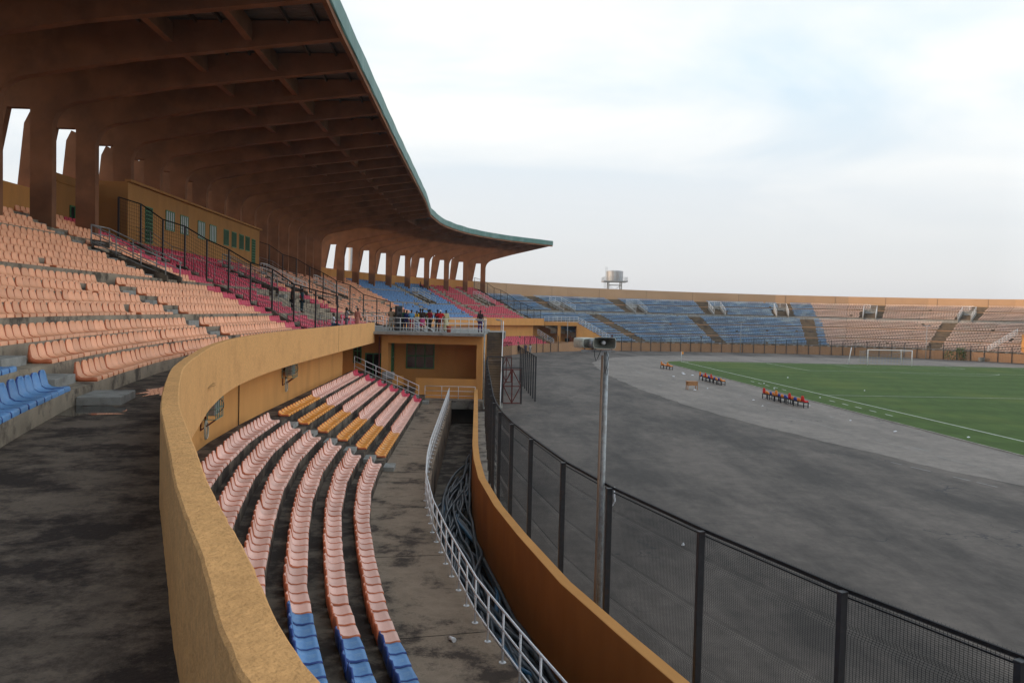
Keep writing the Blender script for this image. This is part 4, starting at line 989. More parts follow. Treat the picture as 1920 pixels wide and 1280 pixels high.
for i, uv in enumerate(VF):
    g = MB(); w = 1.05
    for s in (-w, w):
        a = P3(uv + s, 16.3, 7.2); d = outdir(uv); t = Vector((-d.y, d.x, 0)) * .1
        g.prism([a + t, P3(uv + s, 20.3, 7.2) + t, P3(uv + s, 20.3, 9.6) + t, P3(uv + s, 16.3, 7.9) + t], -2 * t)
    a = P3(uv - w, 20.3, 7.3); b = P3(uv + w, 20.3, 7.3); g.prism([a, b, b + Vector((0, 0, 2.3)), a + Vector((0, 0, 2.3))], Vector((outdir(uv).x, outdir(uv).y, 0)) * .15)
    a = P3(uv - w, 16.4, 7.05); b = P3(uv + w, 16.4, 7.05); g.add([a, b, P3(uv + w, 20.3, 7.6), P3(uv - w, 20.3, 7.6)], [(0, 1, 2, 3)])
    fpart(g, 'stair_mouth', M['step'])
    g = MB(); a = P3(uv - .75, 20.26, 7.5); b = P3(uv + .55, 20.26, 7.5); g.prism([a, b, b + Vector((0, 0, 1.5)), a + Vector((0, 0, 1.5))], Vector((outdir(uv).x, outdir(uv).y, 0)) * -.05); fpart(g, 'doorway', M['dark'] if i in (2, 3) else (M['curtain']))
    g = MB()
    rail_mesh([P3(uv - w, 16.3, 7.9), P3(uv - w, 17.6, 8.45), P3(uv - w, 19, 9.0), P3(uv - w, 20.3, 9.6), P3(uv, 20.3, 9.6), P3(uv + w, 20.3, 9.6), P3(uv + w, 19, 9.0), P3(uv + w, 17.6, 8.45), P3(uv + w, 16.3, 7.9)], 1.0, 2, .035, g=g)
    tag(g.build('stair_railing', M['white']), vnames[i], 'railing', 'railings round the stair mouths of the far stand')
# corner building between the two stands
CB = empty('corner_building', (9.5, 163, 0), label='low ochre corner building with railed roof and open bays at the track corner', cat='building')
def cpart(g, name, mt, **k): return child(g.build(name, mt, **k), CB)
g = MB(); g.box((6.2, 162.0, 4.75), (12.9, 171, 5.45)); g.box((8.9, 162.1, .0), (9.5, 162.7, 4.75)); g.box((4.5, 166.2, 0), (12.9, 166.5, 4.75)); g.box((12.6, 162.0, 0), (12.9, 166.2, 4.75))
g.prism([(12.9, 162.3, 0), (19.2, 163.9, 0), (19.2, 163.9, 1.9), (12.9, 162.3, 5.3)], (0, .4, 0)); g.box((3.6, 163.2, 1.6), (5.2, 163.5, 4.75))
cpart(g, 'wall', M['paint'])
g = MB(); 
k = 14; arc_ = [(9.4 + 3.9 * math.cos(a), 162.2 + 3.6 * math.sin(a)) for a in [math.pi * (1.08 + .86 * i / k) for i in range(k + 1)]]
g.sweep([[(x, y, 0), (x, y, 1.75), (x + (9.4 - x) * .07, y + (162.2 - y) * .07, 1.75), (x + (9.4 - x) * .07, y + (162.2 - y) * .07, 0)] for x, y in arc_], closed_sec=True, caps=True); cpart(g, 'round_wall', M['paint_far'])
g = MB(); g.box((10.6, 166.0, .9), (11.5, 166.19, 2.2)); g.box((7.0, 166.0, .7), (7.9, 166.19, 2.3)); cpart(g, 'dark_opening', M['dark'])
g = MB()
for i in range(9): g.box((6.3 + .0, 158.9 + .32 * i + 0, 0), (8.1, 159.24 + .32 * i, .3 + .22 * i))
cpart(g, 'steps', M['far_conc'])
def simple_rail(label, pts, h=1.1, n=3, r=.045, mt=None, name='railing', cat='railing'):
    g = MB(); rail_mesh(pts, h, n, r, g=g); return tag(g.build(name, mt or M['white']), label, cat)
simple_rail('level white railing on the flat roof of the corner building', [(6.3 + .82 * i, 162.1, 5.45) for i in range(9)])
simple_rail('long white railing sloping down beside the first blue benches behind the horns', [(12.9 + .72 * i, 162.2 + .19 * i, 5.4 - .385 * i) for i in range(10)], 1.1)
simple_rail('small white railing on the steps beside the lower red seats', [(4.9 + .62 * i, 158.2 , 3.0 - .36 * i) for i in range(6)], 1.0, 3, .04)
# block at the right border
g = MB(); g.box((94.3, 150.5, 0), (110, 153, 5.3)); g.box((94.2, 150.3, 3.6), (110, 150.48, 5.4))
o = g.build('gate_building', M['paint']); tag(o, 'ochre gate building cut by the picture edge past the pink seats', 'building')
simple_rail('steep white railing at the end of the far pink rows', [(93.0 - .55 * i, 152.2 + .2 * i, 5.3 - .42 * i) for i in range(9)], 1.0)
frame_gate('dark_gate', 'dark gate at the far end of the perimeter fence by the picture edge', (94.8, 149.8), (97.8, 149.6), 0, 3)

# ------------------------------------------------------------ seats
def seat_template(nx=6, low=False, coarse=False):
    if coarse:
        top = [(0, .0), (0, .08), (.33, .07), (.40, .16), (.44, .38)]; bot = [(0, 0), (.1, 0), (.36, .0), (.46, .12), (.465, .37)]; wd = [.43, .44, .44, .43, .34]
    else:
        top = [(0, .0), (.0, .06), (.015, .085), (.08, .08), (.20, .062), (.30, .075), (.365, .13), (.40, .21), (.425, .30), (.435, .355), (.435, .385)]
        bot = [(0, 0), (.01, 0), (.03, 0), (.1, 0), (.22, 0), (.33, .0), (.43, .04), (.455, .17), (.46, .29), (.462, .35), (.455, .38)]
        wd = [.42, .43, .44, .455, .455, .455, .45, .44, .41, .34, .20]
    if low:
        s = .42; f = lambda y, z: (y, z if z < .1 else .1 + (z - .1) * s)
        top = [f(*p) for p in top]; bot = [f(*p) for p in bot]
    n = len(top); V = []; Fq = []; MI = []
    for i in range(nx + 1):
        v = -1 + 2 * i / nx
        for (y, z), w in zip(top, wd):
            V.append((v * w / 2, y - (.03 * v * v * min(1, max(0, z - .1) / .15)), z + (.012 * v * v if .03 < z < .12 and y > .02 else 0)))
        for (y, z), w in zip(bot, wd): V.append((v * w / 2 * .995, y - (.03 * v * v * min(1, max(0, z - .1) / .15)), z))
    for i in range(nx):
        a = i * 2 * n; b = (i + 1) * 2 * n
        for j in range(n - 1):
            Fq.append((a + j, b + j, b + j + 1, a + j + 1)); MI.append(0)
            Fq.append((a + n + j + 1, b + n + j + 1, b + n + j, a + n + j)); MI.append(1)
        Fq.append((a + n - 1, b + n - 1, b + 2 * n - 1, a + 2 * n - 1)); MI.append(1)
    for i in (0, nx):
        a = i * 2 * n
        for j in range(n - 1):
            q = (a + j, a + j + 1, a + n + j + 1, a + n + j); Fq.append(q if i == 0 else q[::-1]); MI.append(1)
    return np.array(V), np.array(Fq), np.array(MI)
def far_template():
    V = []; Fq = []
    for lo, hi in (((-.21, .0, .15), (.21, .33, .195)), ((-.21, .29, .195), (.21, .34, .275))):
        b = len(V); x0, y0, z0 = lo; x1, y1, z1 = hi
        V += [(x0, y0, z0), (x1, y0, z0), (x1, y1, z0), (x0, y1, z0), (x0, y0, z1), (x1, y0, z1), (x1, y1, z1), (x0, y1, z1)]
        for f in ((4, 5, 6, 7), (0, 1, 5, 4), (1, 2, 6, 5), (2, 3, 7, 6), (3, 0, 4, 7)): Fq.append(tuple(b + i for i in f))
    return np.array(V, float), np.array(Fq), np.zeros(len(Fq), int)
def mesh_np(name, V, Fq, MI, mats, smooth=True):
    me = bpy.data.meshes.new(name); me.vertices.add(len(V)); me.vertices.foreach_set('co', np.ascontiguousarray(V, dtype=np.float32).ravel())
    nf = len(Fq); me.loops.add(nf * 4); me.loops.foreach_set('vertex_index', np.ascontiguousarray(Fq, dtype=np.int32).ravel())
    me.polygons.add(nf); me.polygons.foreach_set('loop_start', np.arange(0, nf * 4, 4, dtype=np.int32)); me.polygons.foreach_set('loop_total', np.full(nf, 4, np.int32))
    for m_ in mats: me.materials.append(m_)
    me.polygons.foreach_set('material_index', np.ascontiguousarray(MI, dtype=np.int32))
    me.polygons.foreach_set('use_smooth', np.full(nf, smooth)); me.update(calc_edges=True); return me
seats = []   # (pos, dirx, color, tpl, info)
def row_seats(off, z, u0, u1, colf, pitch=.53, miss=.0, tpl='hi', info=None, start_end=False):
    ul = us(u0, u1); pts = [P3(u, off + .03, z) for u in ul]
    cum = [0]
    for a, b in zip(pts[:-1], pts[1:]): cum.append(cum[-1] + (b - a).length)
    n = int(cum[-1] / pitch)
    if n < 1: return
    st = (cum[-1] - n * pitch) / 2
    for i in range(n):
        s = st + (i + .5) * pitch; j = max(0, min(len(cum) - 2, int(np.searchsorted(cum, s)) - 1)); f = (s - cum[j]) / max(1e-6, cum[j + 1] - cum[j])
        p = pts[j].lerp(pts[j + 1], f); d = (pts[j + 1] - pts[j]).normalized(); u = ul[j] + (ul[j + 1] - ul[j]) * f
        c = colf(u)
        if c is None or rng.random() < miss: continue
        seats.append((p, d, c, tpl, (info, i, n, u)))
def blocks(u0, u1, cuts, hw):
    """split [u0,u1] by aisles; returns list of (a,b)"""
    out = []; a = u0
    for c in sorted(cuts):
        h = hw if not isinstance(c, tuple) else c[1]; c_ = c if not isinstance(c, tuple) else c[0]
        if c_ - h > a and c_ - h < u1: out.append((a, c_ - h)); 
        if c_ + h > a: a = max(a, c_ + h)
    if a < u1: out.append((a, u1))
    return out
UB = uofP(-1.92, 14.85, 4.45)
ULOWB = lambda u: 'blue' if u < UB else 'pink'
ordn = lambda n: '%d%s' % (n, 'th' if 10 <= n % 100 <= 20 else {1: 'st', 2: 'nd', 3: 'rd'}.get(n % 10, 'th'))
for k, (o, z) in enumerate(LOW):
    row_seats(o, z, UNEAR + 9, AIS_LOW - .72, ULOWB, info=('L', k, 0), pitch=.54)
    row_seats(o, z, AIS_LOW + .72, 57.0 - .0, lambda u: 'yellow' if u < 40.6 + .1 * k else ('magenta' if u > 55.0 else 'pink'), info=('L', k, 1), pitch=.54)
ALU = [(17.2, .75), (34.3, .75), (50.0, .9), (80.0, .9)]
def col_up(k):
    def f(u):
        if u < 17.2: return 'blue'
        if u < 46.6: return 'peach'
        if u < 50: return 'magenta'
        if u < 80:
            if k < 7:
                if 2 <= k and 57.5 < u < 71: return None
                if k < 2 and rng.random() < .18: return None
                return 'magenta' if u < 75 else ('peach' if rng.random() > .1 else 'magenta')
            if k > 13: return None
            return 'magenta' if u < 70 + (k - 7) * .4 else 'peach'
        if u < UBLUE: return 'peach'
        if u < URED: return 'blue'
        return 'red'
    return f
UBLUE = uofP(-25.2, 128.2, 22.75); URED = uofP(-16.6, 150.0, 22.75)
for k, (o, z) in enumerate(UP):
    if k < 7: cuts = [(c, .75) for c in AIS_UP_LOWER] + [(50.0, .7), (79.9, .7)]
    else:
        cuts = [(c, .65) for c in AIS_UP_UPPER] + [(49.9, .6), (79.9, .7)]
        if k < 11: cuts += [(v, 1.35) for v in VOM]
    bl = []; 
    for a, b in blocks(UNEAR + 8, UEND - 1.0, cuts, .7):
        far_ = a > 50; row_seats(o, z, a, b, col_up(k), pitch=.485 if not far_ else .53, miss=.006 if a < 50 else .03, tpl='hi' if b < 51 else 'lo', info=('U', k, int(a)))
for k, (o, z) in enumerate(LOW[:5]):
    row_seats(o, z, u0f + 30, UEND - 3.2 + k * .0, lambda u: 'red', pitch=.55, miss=.02, tpl='lo', info=('X', k, 0))
for k, (o, z) in enumerate(FL):
    cuts = [(c, 1.15) for c in AF_L]; us0 = uL + 1.2 - (.42 * k if k < 16 else 7)
    for a, b in blocks(us0, UF - 2, cuts, 1.1): row_seats(o + .1, z, a, b, lambda u: 'farblue' if u < UPINK - .05 * k + (0 if k % 2 else .2) else 'farpink', pitch=.52, miss=.008, tpl='far', info=('F', k, 0))
for k, (o, z) in enumerate(FU):
    cuts = [(c, 1.0) for c in AF_U]
    if k < 5: cuts += [(v, 1.5) for v in VF]
    for a, b in blocks(UEND + 1.0, UF - 2, cuts, 1.0): row_seats(o + .1, z, a, b, lambda u: 'farblue' if u < UPINK - 1.2 - .05 * k else 'farpink', pitch=.52, miss=.008, tpl='far', info=('F', k + 18, 0))
# choose the 300 that show largest: nearest ones seen from the camera
bpy.context.view_layer.update(); dg = bpy.context.evaluated_depsgraph_get()
O = Vector((0, 0, EYE)); cand = []
for i, s in enumerate(seats):
    if s[3] != 'hi': continue
    p = s[0] + Vector((-s[1].y, s[1].x, 0)) * .2 + Vector((0, 0, .2)); c = p - O; dpt = c.dot(F)
    if dpt < 1: continue
    X = c.dot(rr) / dpt * 1550; Y_ = c.dot(uu) / dpt * 1550
    if abs(X) > 955 or abs(Y_) > 636: continue
    cand.append((c.length, i, p))
cand.sort(); near_ids = []
for d, i, p in cand:
    hit = SC.ray_cast(dg, O, (p - O).normalized(), distance=d - .3)
    blocked = hit[0] and hit[4] and not hit[4].name.startswith(('mesh_panel', 'rail', 'post', 'hose'))
    if not blocked: near_ids.append(i)
    if len(near_ids) >= 300: break
near_set = set(near_ids)
TPL = {'hi': seat_template(4), 'lo': seat_template(1, coarse=True), 'far': far_template()}
TPLy = seat_template(4, low=True); TPLn = seat_template(8); TPLny = seat_template(8, low=True)
CI = ['pink', 'peach', 'magenta', 'red', 'blue', 'yellow', 'edge', 'edge_blue', 'farblue', 'farpink']
def cmats(c):
    e_ = {'blue': 'edge_blue', 'farblue': 'farblue', 'farpink': 'farpink', 'magenta': 'magenta', 'red': 'red', 'yellow': 'edge'}.get(c, 'edge'); return c, e_
# single near seats
seat_me = {}
rowname_l = ['lowest', 'second', 'third', 'fourth', 'fifth', 'top']
rowname_u = ['lowest', 'second', 'third', 'fourth', 'fifth', 'sixth', 'seventh', 'eighth', 'ninth', 'tenth', '11th', '12th', '13th', '14th', '15th', 'top']
cn_ = {'yellow': 'amber', 'pink': 'pale pink', 'peach': 'peach', 'blue': 'blue', 'magenta': 'magenta'}
for i in near_ids:
    p, d, c, t_, (inf_, idx, n, u) = seats[i]
    key = c
    if key not in seat_me:
        V, Fq, MI = TPLny if c == 'yellow' else TPLn; a, b = cmats(c); seat_me[key] = mesh_np('seat', V, Fq, MI, [SEATC[a], SEATC[b]])
    o = bpy.data.objects.new('stadium_seat', seat_me[key]); C.objects.link(o)
    o.location = p; o.rotation_euler = (rng.normal(0, .022), rng.normal(0, .012), math.atan2(d.y, d.x) + rng.normal(0, .03))
    T, k, blk = inf_
    if T == 'L':
        lab = '%s seat, %s %s the aisle in the %s row below the parapet' % (cn_[c], ordn(n - idx if blk == 0 else idx + 1), 'before' if blk == 0 else 'past', rowname_l[k])
    else:
        w_ = 'before the nearer' if u < 17.2 else ('after the nearer' if u < 34 else 'past the farther')
        lab = '%s seat, %s %s step blocks in the %s row above the concourse' % (cn_[c], ordn(n - idx if u < 17.2 else idx + 1), w_, rowname_u[k])
    tag(o, lab, 'seat', '%s plastic stadium seats' % cn_[c])
# everything else in one object
Vs = []; Fs = []; Ms = []; base = 0
for i, (p, d, c, t_, inf_) in enumerate(seats):
    if i in near_set: continue
    V, Fq, MI = TPLy if (c == 'yellow' and t_ == 'hi') else TPL[t_]
    sc_ = .0 if t_ == 'far' else rng.normal(0, .02)
    x, y = d.x, d.y; ax = np.array([[x, y, 0], [-y, x, 0], [sc_ * y, -sc_ * x, 1]])
    if c == 'farblue': V = V * np.array([1.22, 1, 1])
    Vs.append(V @ ax + np.array(p)); Fs.append(Fq + base); base += len(V)
    a, b = cmats(c); ia, ib = CI.index(a), CI.index(b); Ms.append(np.where(MI == 0, ia, ib))
me = mesh_np('stadium_seats', np.concatenate(Vs), np.concatenate(Fs), np.concatenate(Ms), [SEATC[c] for c in CI])
for p_ in (): pass
so_ = bpy.data.objects.new('stadium_seats', me); C.objects.link(so_); tag(so_, 'all the smaller rows of peach, magenta, blue, red and pink plastic seats', 'seats', kind='stuff')
print('seats', len(seats), 'single', len(near_ids))

# ------------------------------------------------------------ things on the pitch side
GO = empty('football_goal', pt(0, 34), label='white football goal with slack net before the far stand', cat='football goal')
GO.location = Vector(pt(0, 34))
g = MB(); r_ = .07
A = Vector(pt(0, 30.34)); B = Vector(pt(0, 37.66)); H_ = Vector((0, 0, 2.5)); g.tube([A, A + H_], r_, 8); g.tube([B, B + H_], r_, 8); g.tube([A + H_ + (A - B).normalized() * .06, B + H_ + (B - A).normalized() * .06], r_, 8); child(g.build('goal_frame', M['white']), GO)
g = MB(); a = Vector(pt(-2.4, 28.3)); g.tube([a, a + Vector((.45, 0, 2.75))], .07, 7); b = Vector(pt(-2.3, 37.2)); g.tube([b, b + Vector((-.15, 0, 2.6))], .06, 7); child(g.build('net_pole', M['white']), GO)
nm1 = mat('net_yellow', (.42, .36, .20), .8); nm2 = mat('net_blue', (.22, .29, .40), .8)
for mt_, ph in ((nm1, 0), (nm2, 1)):
    g = MB()
    for i in range(ph, 30, 2):
        f = i / 29; p = A.lerp(B, f); back = Vector(pt(-2.2, 30.0 + 7.5 * f)); sag = .45 * math.sin(math.pi * f)
        g.tube([p + H_, p.lerp(back, .5) + Vector((0, 0, 2.35 - sag)), back + Vector((0, 0, 2.2 - sag * 1.5)), back + Vector((0, 0, .1))], .012, 4, cap=False)
    for j in range(ph, 12, 2):
        z = .1 + .2 * j; g.tube([Vector(pt(-2.2, 30.0 + 7.5 * k / 8)) + Vector((0, 0, min(z, 2.2 - .65 * math.sin(math.pi * k / 8)))) for k in range(9)], .012, 4, cap=False)
        for e_, q in ((A, 30.0), (B, 37.5)): g.tube([e_ + Vector((0, 0, z)), Vector(pt(-2.2, q)) + Vector((0, 0, z * .9))], .012, 4, cap=False)
    child(g.build('net', mt_), GO)
CF = empty('corner_flag', pt(0, 0), label='corner flag post with small orange flag at the turf corner', cat='corner flag')
g = MB(); g.tube([pt(0, 0), pt(0, 0, 1.55)], .035, 6); child(g.build('post', M['white']), CF)
g = MB(); p = Vector(pt(0, 0, 1.18)); g.add([p, p + Vector((.34, .05, .02)), p + Vector((.33, .08, .36)), p + Vector((0, 0, .37))], [(0, 1, 2, 3)]); child(g.build('flag', mat('flag_orange', (.8, .3, .05), .8), fix=False), CF)
def bench_mesh(loc, rz, cols, label, tall):
    """small steel bench carrying plastic seat shells"""
    n = len(cols); W_ = .55 * n; root = empty('bench', (0, 0, 0), label=label, cat='bench', group='benches with coloured seats beside the turf')
    g = MB()
    for s in (-W_ / 2 + .06, W_ / 2 - .06):
        for y in (-.2, .2): g.bar((s, y, 0), (s, y, .46), .055)
        g.bar((s, -.2, .44), (s, .2, .44), .05)
    for y in (-.2, .2): g.bar((-W_ / 2, y, .44), (W_ / 2, y, .44), .05); g.bar((-W_ / 2 + .06, y, .12), (W_ / 2 - .06, y, .12), .035)
    f = g.build('frame', M['chair_leg']); f.parent = root
    for i, (c, t) in enumerate(zip(cols, tall)):
        V, Fq, MI = seat_template(4, low=not t); V = V.copy(); V[:, 2] *= 1.35 if t else 1.3
        me = mesh_np('seat', V, Fq, MI, [SEATB[c], SEATB[c]]); s = bpy.data.objects.new('seat', me); C.objects.link(s); s.parent = root; s.location = (-W_ / 2 + .55 * (i + .5), -.22, .46)
    root.location = loc; root.rotation_euler = (0, 0, rz); return root
SEATB = {'r': mat('bench_red', (.62, .035, .03), .45), 'o': mat('bench_orange', (.80, .26, .05), .45), 'b': mat('bench_blue', (.05, .08, .35), .45)}
bl = [('r', 1), ('o', 0), ('b', 0), ('o', 0), ('o', 1), ('b', 0), ('o', 0), ('b', 0), ('r', 1), ('o', 0), ('b', 0), ('o', 0), ('r', 1)]
def bench_row(a, b, seq, names):
    a = Vector((*a, 0)); b = Vector((*b, 0)); d = (b - a).normalized(); rz = math.atan2(-d.y, -d.x); k = 0; pos = 0; n = len(seq); i = 0; L = (b - a).length
    groups = []
    while i < n: groups.append(seq[i:i + 2] if n - i != 3 else seq[i:i + 3]); i += len(groups[-1])
    for gi, gq in enumerate(groups):
        w = L * len(gq) / n; c = a + d * (pos + w / 2); pos += w
        bench_mesh(c + Vector((rng.normal(0, .04), 0, 0)), rz + rng.normal(0, .03), [x[0] for x in gq][::-1], names[gi], [x[1] for x in gq][::-1])
bench_row((22.75, 74.0), (23.9, 66.6), bl, ['bench farthest from the camera in the nearest row, red and orange seats', 'second bench of the nearest row with blue and orange seats', 'third bench of the nearest row, high orange seat beside a blue one',
   'fourth bench of the nearest row with orange and blue seats', 'fifth bench of the nearest row, high red seat beside an orange one', 'last bench of the nearest row, blue, orange and high red seats'])
bench_row((21.5, 93.8), (22.3, 86.6), [('o', 1), ('b', 0), ('o', 0), ('r', 1), ('o', 0), ('b', 0), ('r', 1), ('o', 0), ('b', 0), ('o', 0), ('b', 0), ('o', 0)], ['far end bench of the middle bench row, high orange and blue seats', 'second bench of the middle bench row, orange and high red seats', 'third bench of the middle bench row, orange and blue seats',
   'fourth bench of the middle bench row, high red and orange seats', 'fifth bench of the middle bench row, blue and orange seats', 'near end bench of the middle bench row, blue and orange seats'])
bench_row((20.4, 113.0), (21.3, 109.2), [('o', 1), ('o', 0), ('o', 1), ('o', 0)], ['far half of the small orange bench pair near the corner flag', 'near half of the small orange bench pair near the corner flag'])
TB = empty('wooden_table', (17.8, 81.2, 0), .12, 'small brown wooden desk standing alone on the asphalt beside the benches', 'table')
g = MB()
for sx in (-.48, .48):
    for sy in (-.26, .26): g.bar((sx, sy, 0), (sx, sy, .78), .06)
o = g.build('leg_frame', M['wood']); o.parent = TB
g = MB(); g.box((-.56, -.34, .78), (.56, .34, .82)); o = g.build('top', M['wood']); o.parent = TB
g = MB(); g.box((-.5, -.29, .42), (.5, -.25, .775)); g.box((-.5, -.25, .42), (-.46, .27, .775)); g.box((.46, -.25, .42), (.5, .27, .775)); o = g.build('apron', M['wood']); o.parent = TB
# litter
lit = [(21.3, 101.8, .5), (22.0, 100.2, .35), (21.6, 104.0, .4), (23.2, 100.8, .4), (19.2, 97.5, .35), (22.4, 97, .2), (22.2, 92.4, .2), (24.3, 58.8, .16), (25.0, 53.4, .2), (28.7, 51.5, .2), (21.1, 71.6, .22), (20.5, 67, .16), (19.6, 82.2, .2), (17.9, 80.3, .3), (26.8, 84, .2), (27.6, 90, .2), (28.3, 75.4, .16), (26.1, 74, .16), (33.5, 100, .18), (36, 84, .14), (24.7, 68.1, .16), (5.5, 25.6, .12), (2.95, 17.3, .12)]
for i, (x, y, s) in enumerate(lit):
    s *= .72
    g = MB(); k = 7; c = Vector((x, y, .03)); ring = [c + Vector((s * (.5 + .5 * rng.random()) * math.cos(2 * math.pi * j / k), s * (.35 + .4 * rng.random()) * math.sin(2 * math.pi * j / k), rng.random() * .05)) for j in range(k)]
    g.add(ring + [c + Vector((0, 0, .07 + .06 * rng.random()))], [(j, (j + 1) % k, k) for j in range(k)])
    tag(g.build('paper_scrap', M['litter'], fix=False), 'small crumpled white paper scrap lying on the ground around the pitch', 'litter', 'scattered white paper scraps')
g = MB(); g.tube([P3(15.6, 3.3, .74), P3(15.75, 3.36, .745)], [.05, .035], 7); tag(g.build('plastic_cup', M['white']), 'crushed white cup on the walkway beside the trench railing', 'cup')
# weed against the far wall and a grey box
g = MB(); c0 = Vector((85.0, 158.3, 0))
for k in range(420):
    a = rng.random() * 6.28; h = rng.random() ** .7 * 2.4; r0 = (.5 + .9 * rng.random()) * (1.1 - .3 * h / 2.4); x = (.9 if k % 3 else -1.3)
    c = c0 + Vector((x + r0 * math.cos(a) * .8, -.3 + .4 * math.sin(a) * r0, h if k % 3 else h * .7)); s = .1 + .08 * rng.random()
    n = Vector(rng.normal(size=3)).normalized(); t = n.orthogonal().normalized() * s; b = n.cross(t).normalized() * s * .6; g.add([c - t, c + b, c + t, c - b], [(0, 1, 2, 3)])
SH = empty('bush', c0, label='straggly green bush growing at the foot of the far pink wall', cat='bush'); child(g.build('foliage', M['leaf'], fix=False), SH)
g = MB()
for k in range(9): a = rng.random() * 6.28; x = (.9 if k % 2 else -1.3); g.tube([c0 + Vector((x, -.2, 0)), c0 + Vector((x + .5 * math.cos(a), -.2 + .2 * math.sin(a), 1.7))], [.04, .015], 5)
child(g.build('stem', M['wood']), SH)
g = MB(); g.box((88.0, 155.3, 0), (89.0, 155.9, .75)); tag(bevel(g.build('equipment_box', M['concrete']), .04), 'small grey box at the foot of the far pink wall past the bush', 'box')

# ------------------------------------------------------------ water tower and mast behind
WT = empty('water_tower', (36.5, 300, 0), label='grey ribbed metal water tank on steel legs behind the far wall', cat='water tower')
cx, cy = 36.6, 300.0
g = MB(); k = 28; rings = []
for z, s in ((19.3, 1), (21.0, 1), (21.02, 1.012), (22.75, 1.012), (22.85, 1.0), (23.1, .55), (23.12, .02)):
    rings.append([(cx + s * 2.95 * (1 + .02 * (i % 2)) * math.cos(2 * math.pi * i / k) * 1.0, cy + s * 2.95 * math.sin(2 * math.pi * i / k), z) for i in range(k)])
g.sweep(rings, closed_sec=True, caps=True); child(g.build('tank', M['tank']), WT)
g = MB(); g.box((cx - 4.3, cy - 4.3, 18.9), (cx + 4.3, cy + 4.3, 19.25)); child(g.build('platform', M['galv']), WT)
g = MB(); pl = [Vector((cx + a * 4.2, cy + b * 4.2, 19.25)) for a, b in ((-1, -1), (0, -1), (1, -1), (1, 0), (1, 1), (0, 1), (-1, 1), (-1, 0), (-1, -1))]; rail_mesh(pl, 1.3, 3, .05, g=g); child(g.build('railing', M['galv']), WT)
g = MB()
for sx in (-2.3, 2.3):
    for sy in (-2.3, 2.3): g.bar((cx + sx, cy + sy, 0), (cx + sx, cy + sy, 18.9), .35)
for z in (2, 6, 10, 14, 17.8):
    for a, b in (((-2.3, -2.3), (2.3, -2.3)), ((-2.3, 2.3), (2.3, 2.3)), ((-2.3, -2.3), (-2.3, 2.3)), ((2.3, -2.3), (2.3, 2.3))):
        g.bar((cx + a[0], cy + a[1], z), (cx + b[0], cy + b[1], z), .15)
        if z < 17: g.bar((cx + a[0], cy + a[1], z), (cx + b[0], cy + b[1], z + 3.8), .08); g.bar((cx + b[0], cy + b[1], z), (cx + a[0], cy + a[1], z + 3.8), .08)
child(g.build('leg_frame', M['galv']), WT)
g = MB()
for dx_ in (0, .5): g.bar((cx - 4.1 + dx_, cy - 3.4, 0), (cx - 4.1 + dx_, cy - 3.4, 19), .08); g.bar((cx - 3.4 + dx_, cy - 1.2, 19), (cx - 3.4 + dx_, cy - 1.2, 24.3), .08)
for z in np.arange(1, 24.3, .5): 
    o_ = -4.1 if z < 19 else -3.4; yy = cy - 3.4 if z < 19 else cy - 1.2; g.bar((cx + o_, yy, z), (cx + o_ + .5, yy, z), .05)
child(g.build('ladder', M['galv']), WT)
g = MB(); g.tube([(-49.2, 252, 0), (-49.2, 252, 46)], [1.1, 1.0], 20); tag(g.build('grey_mast', M['tank']), 'pale grey cylindrical mast glimpsed between the stand pillars', 'mast')

# ------------------------------------------------------------ people
SK = mat('dark_skin', (.075, .035, .02), .55, .05, 9); HR = mat('black_hair', (.012, .010, .010), .7)
cloth = {}
def clm(c):
    if c not in cloth: cloth[c] = mat('cloth', c, .85, .1, 14)
    return cloth[c]
def skin_obj(name, verts, edges, radii, mt, parent, root=0, sub=2):
    me = bpy.data.meshes.new(name); me.from_pydata(verts, edges, []); o = bpy.data.objects.new(name, me); C.objects.link(o)
    md = o.modifiers.new('s', 'SKIN'); md.use_smooth_shade = True
    for i, r in enumerate(radii):
        sv = me.skin_vertices[0].data[i]; sv.radius = (r, r) if not isinstance(r, tuple) else r; sv.use_root = i == root
    ss = o.modifiers.new('d', 'SUBSURF'); ss.levels = sub; ss.render_levels = sub
    d_ = bpy.context.evaluated_depsgraph_get(); nm = bpy.data.meshes.new_from_object(o.evaluated_get(d_)); old = o.data; o.modifiers.clear(); o.data = nm; bpy.data.meshes.remove(old)
    nm.materials.clear(); nm.materials.append(mt); o.parent = parent; return o
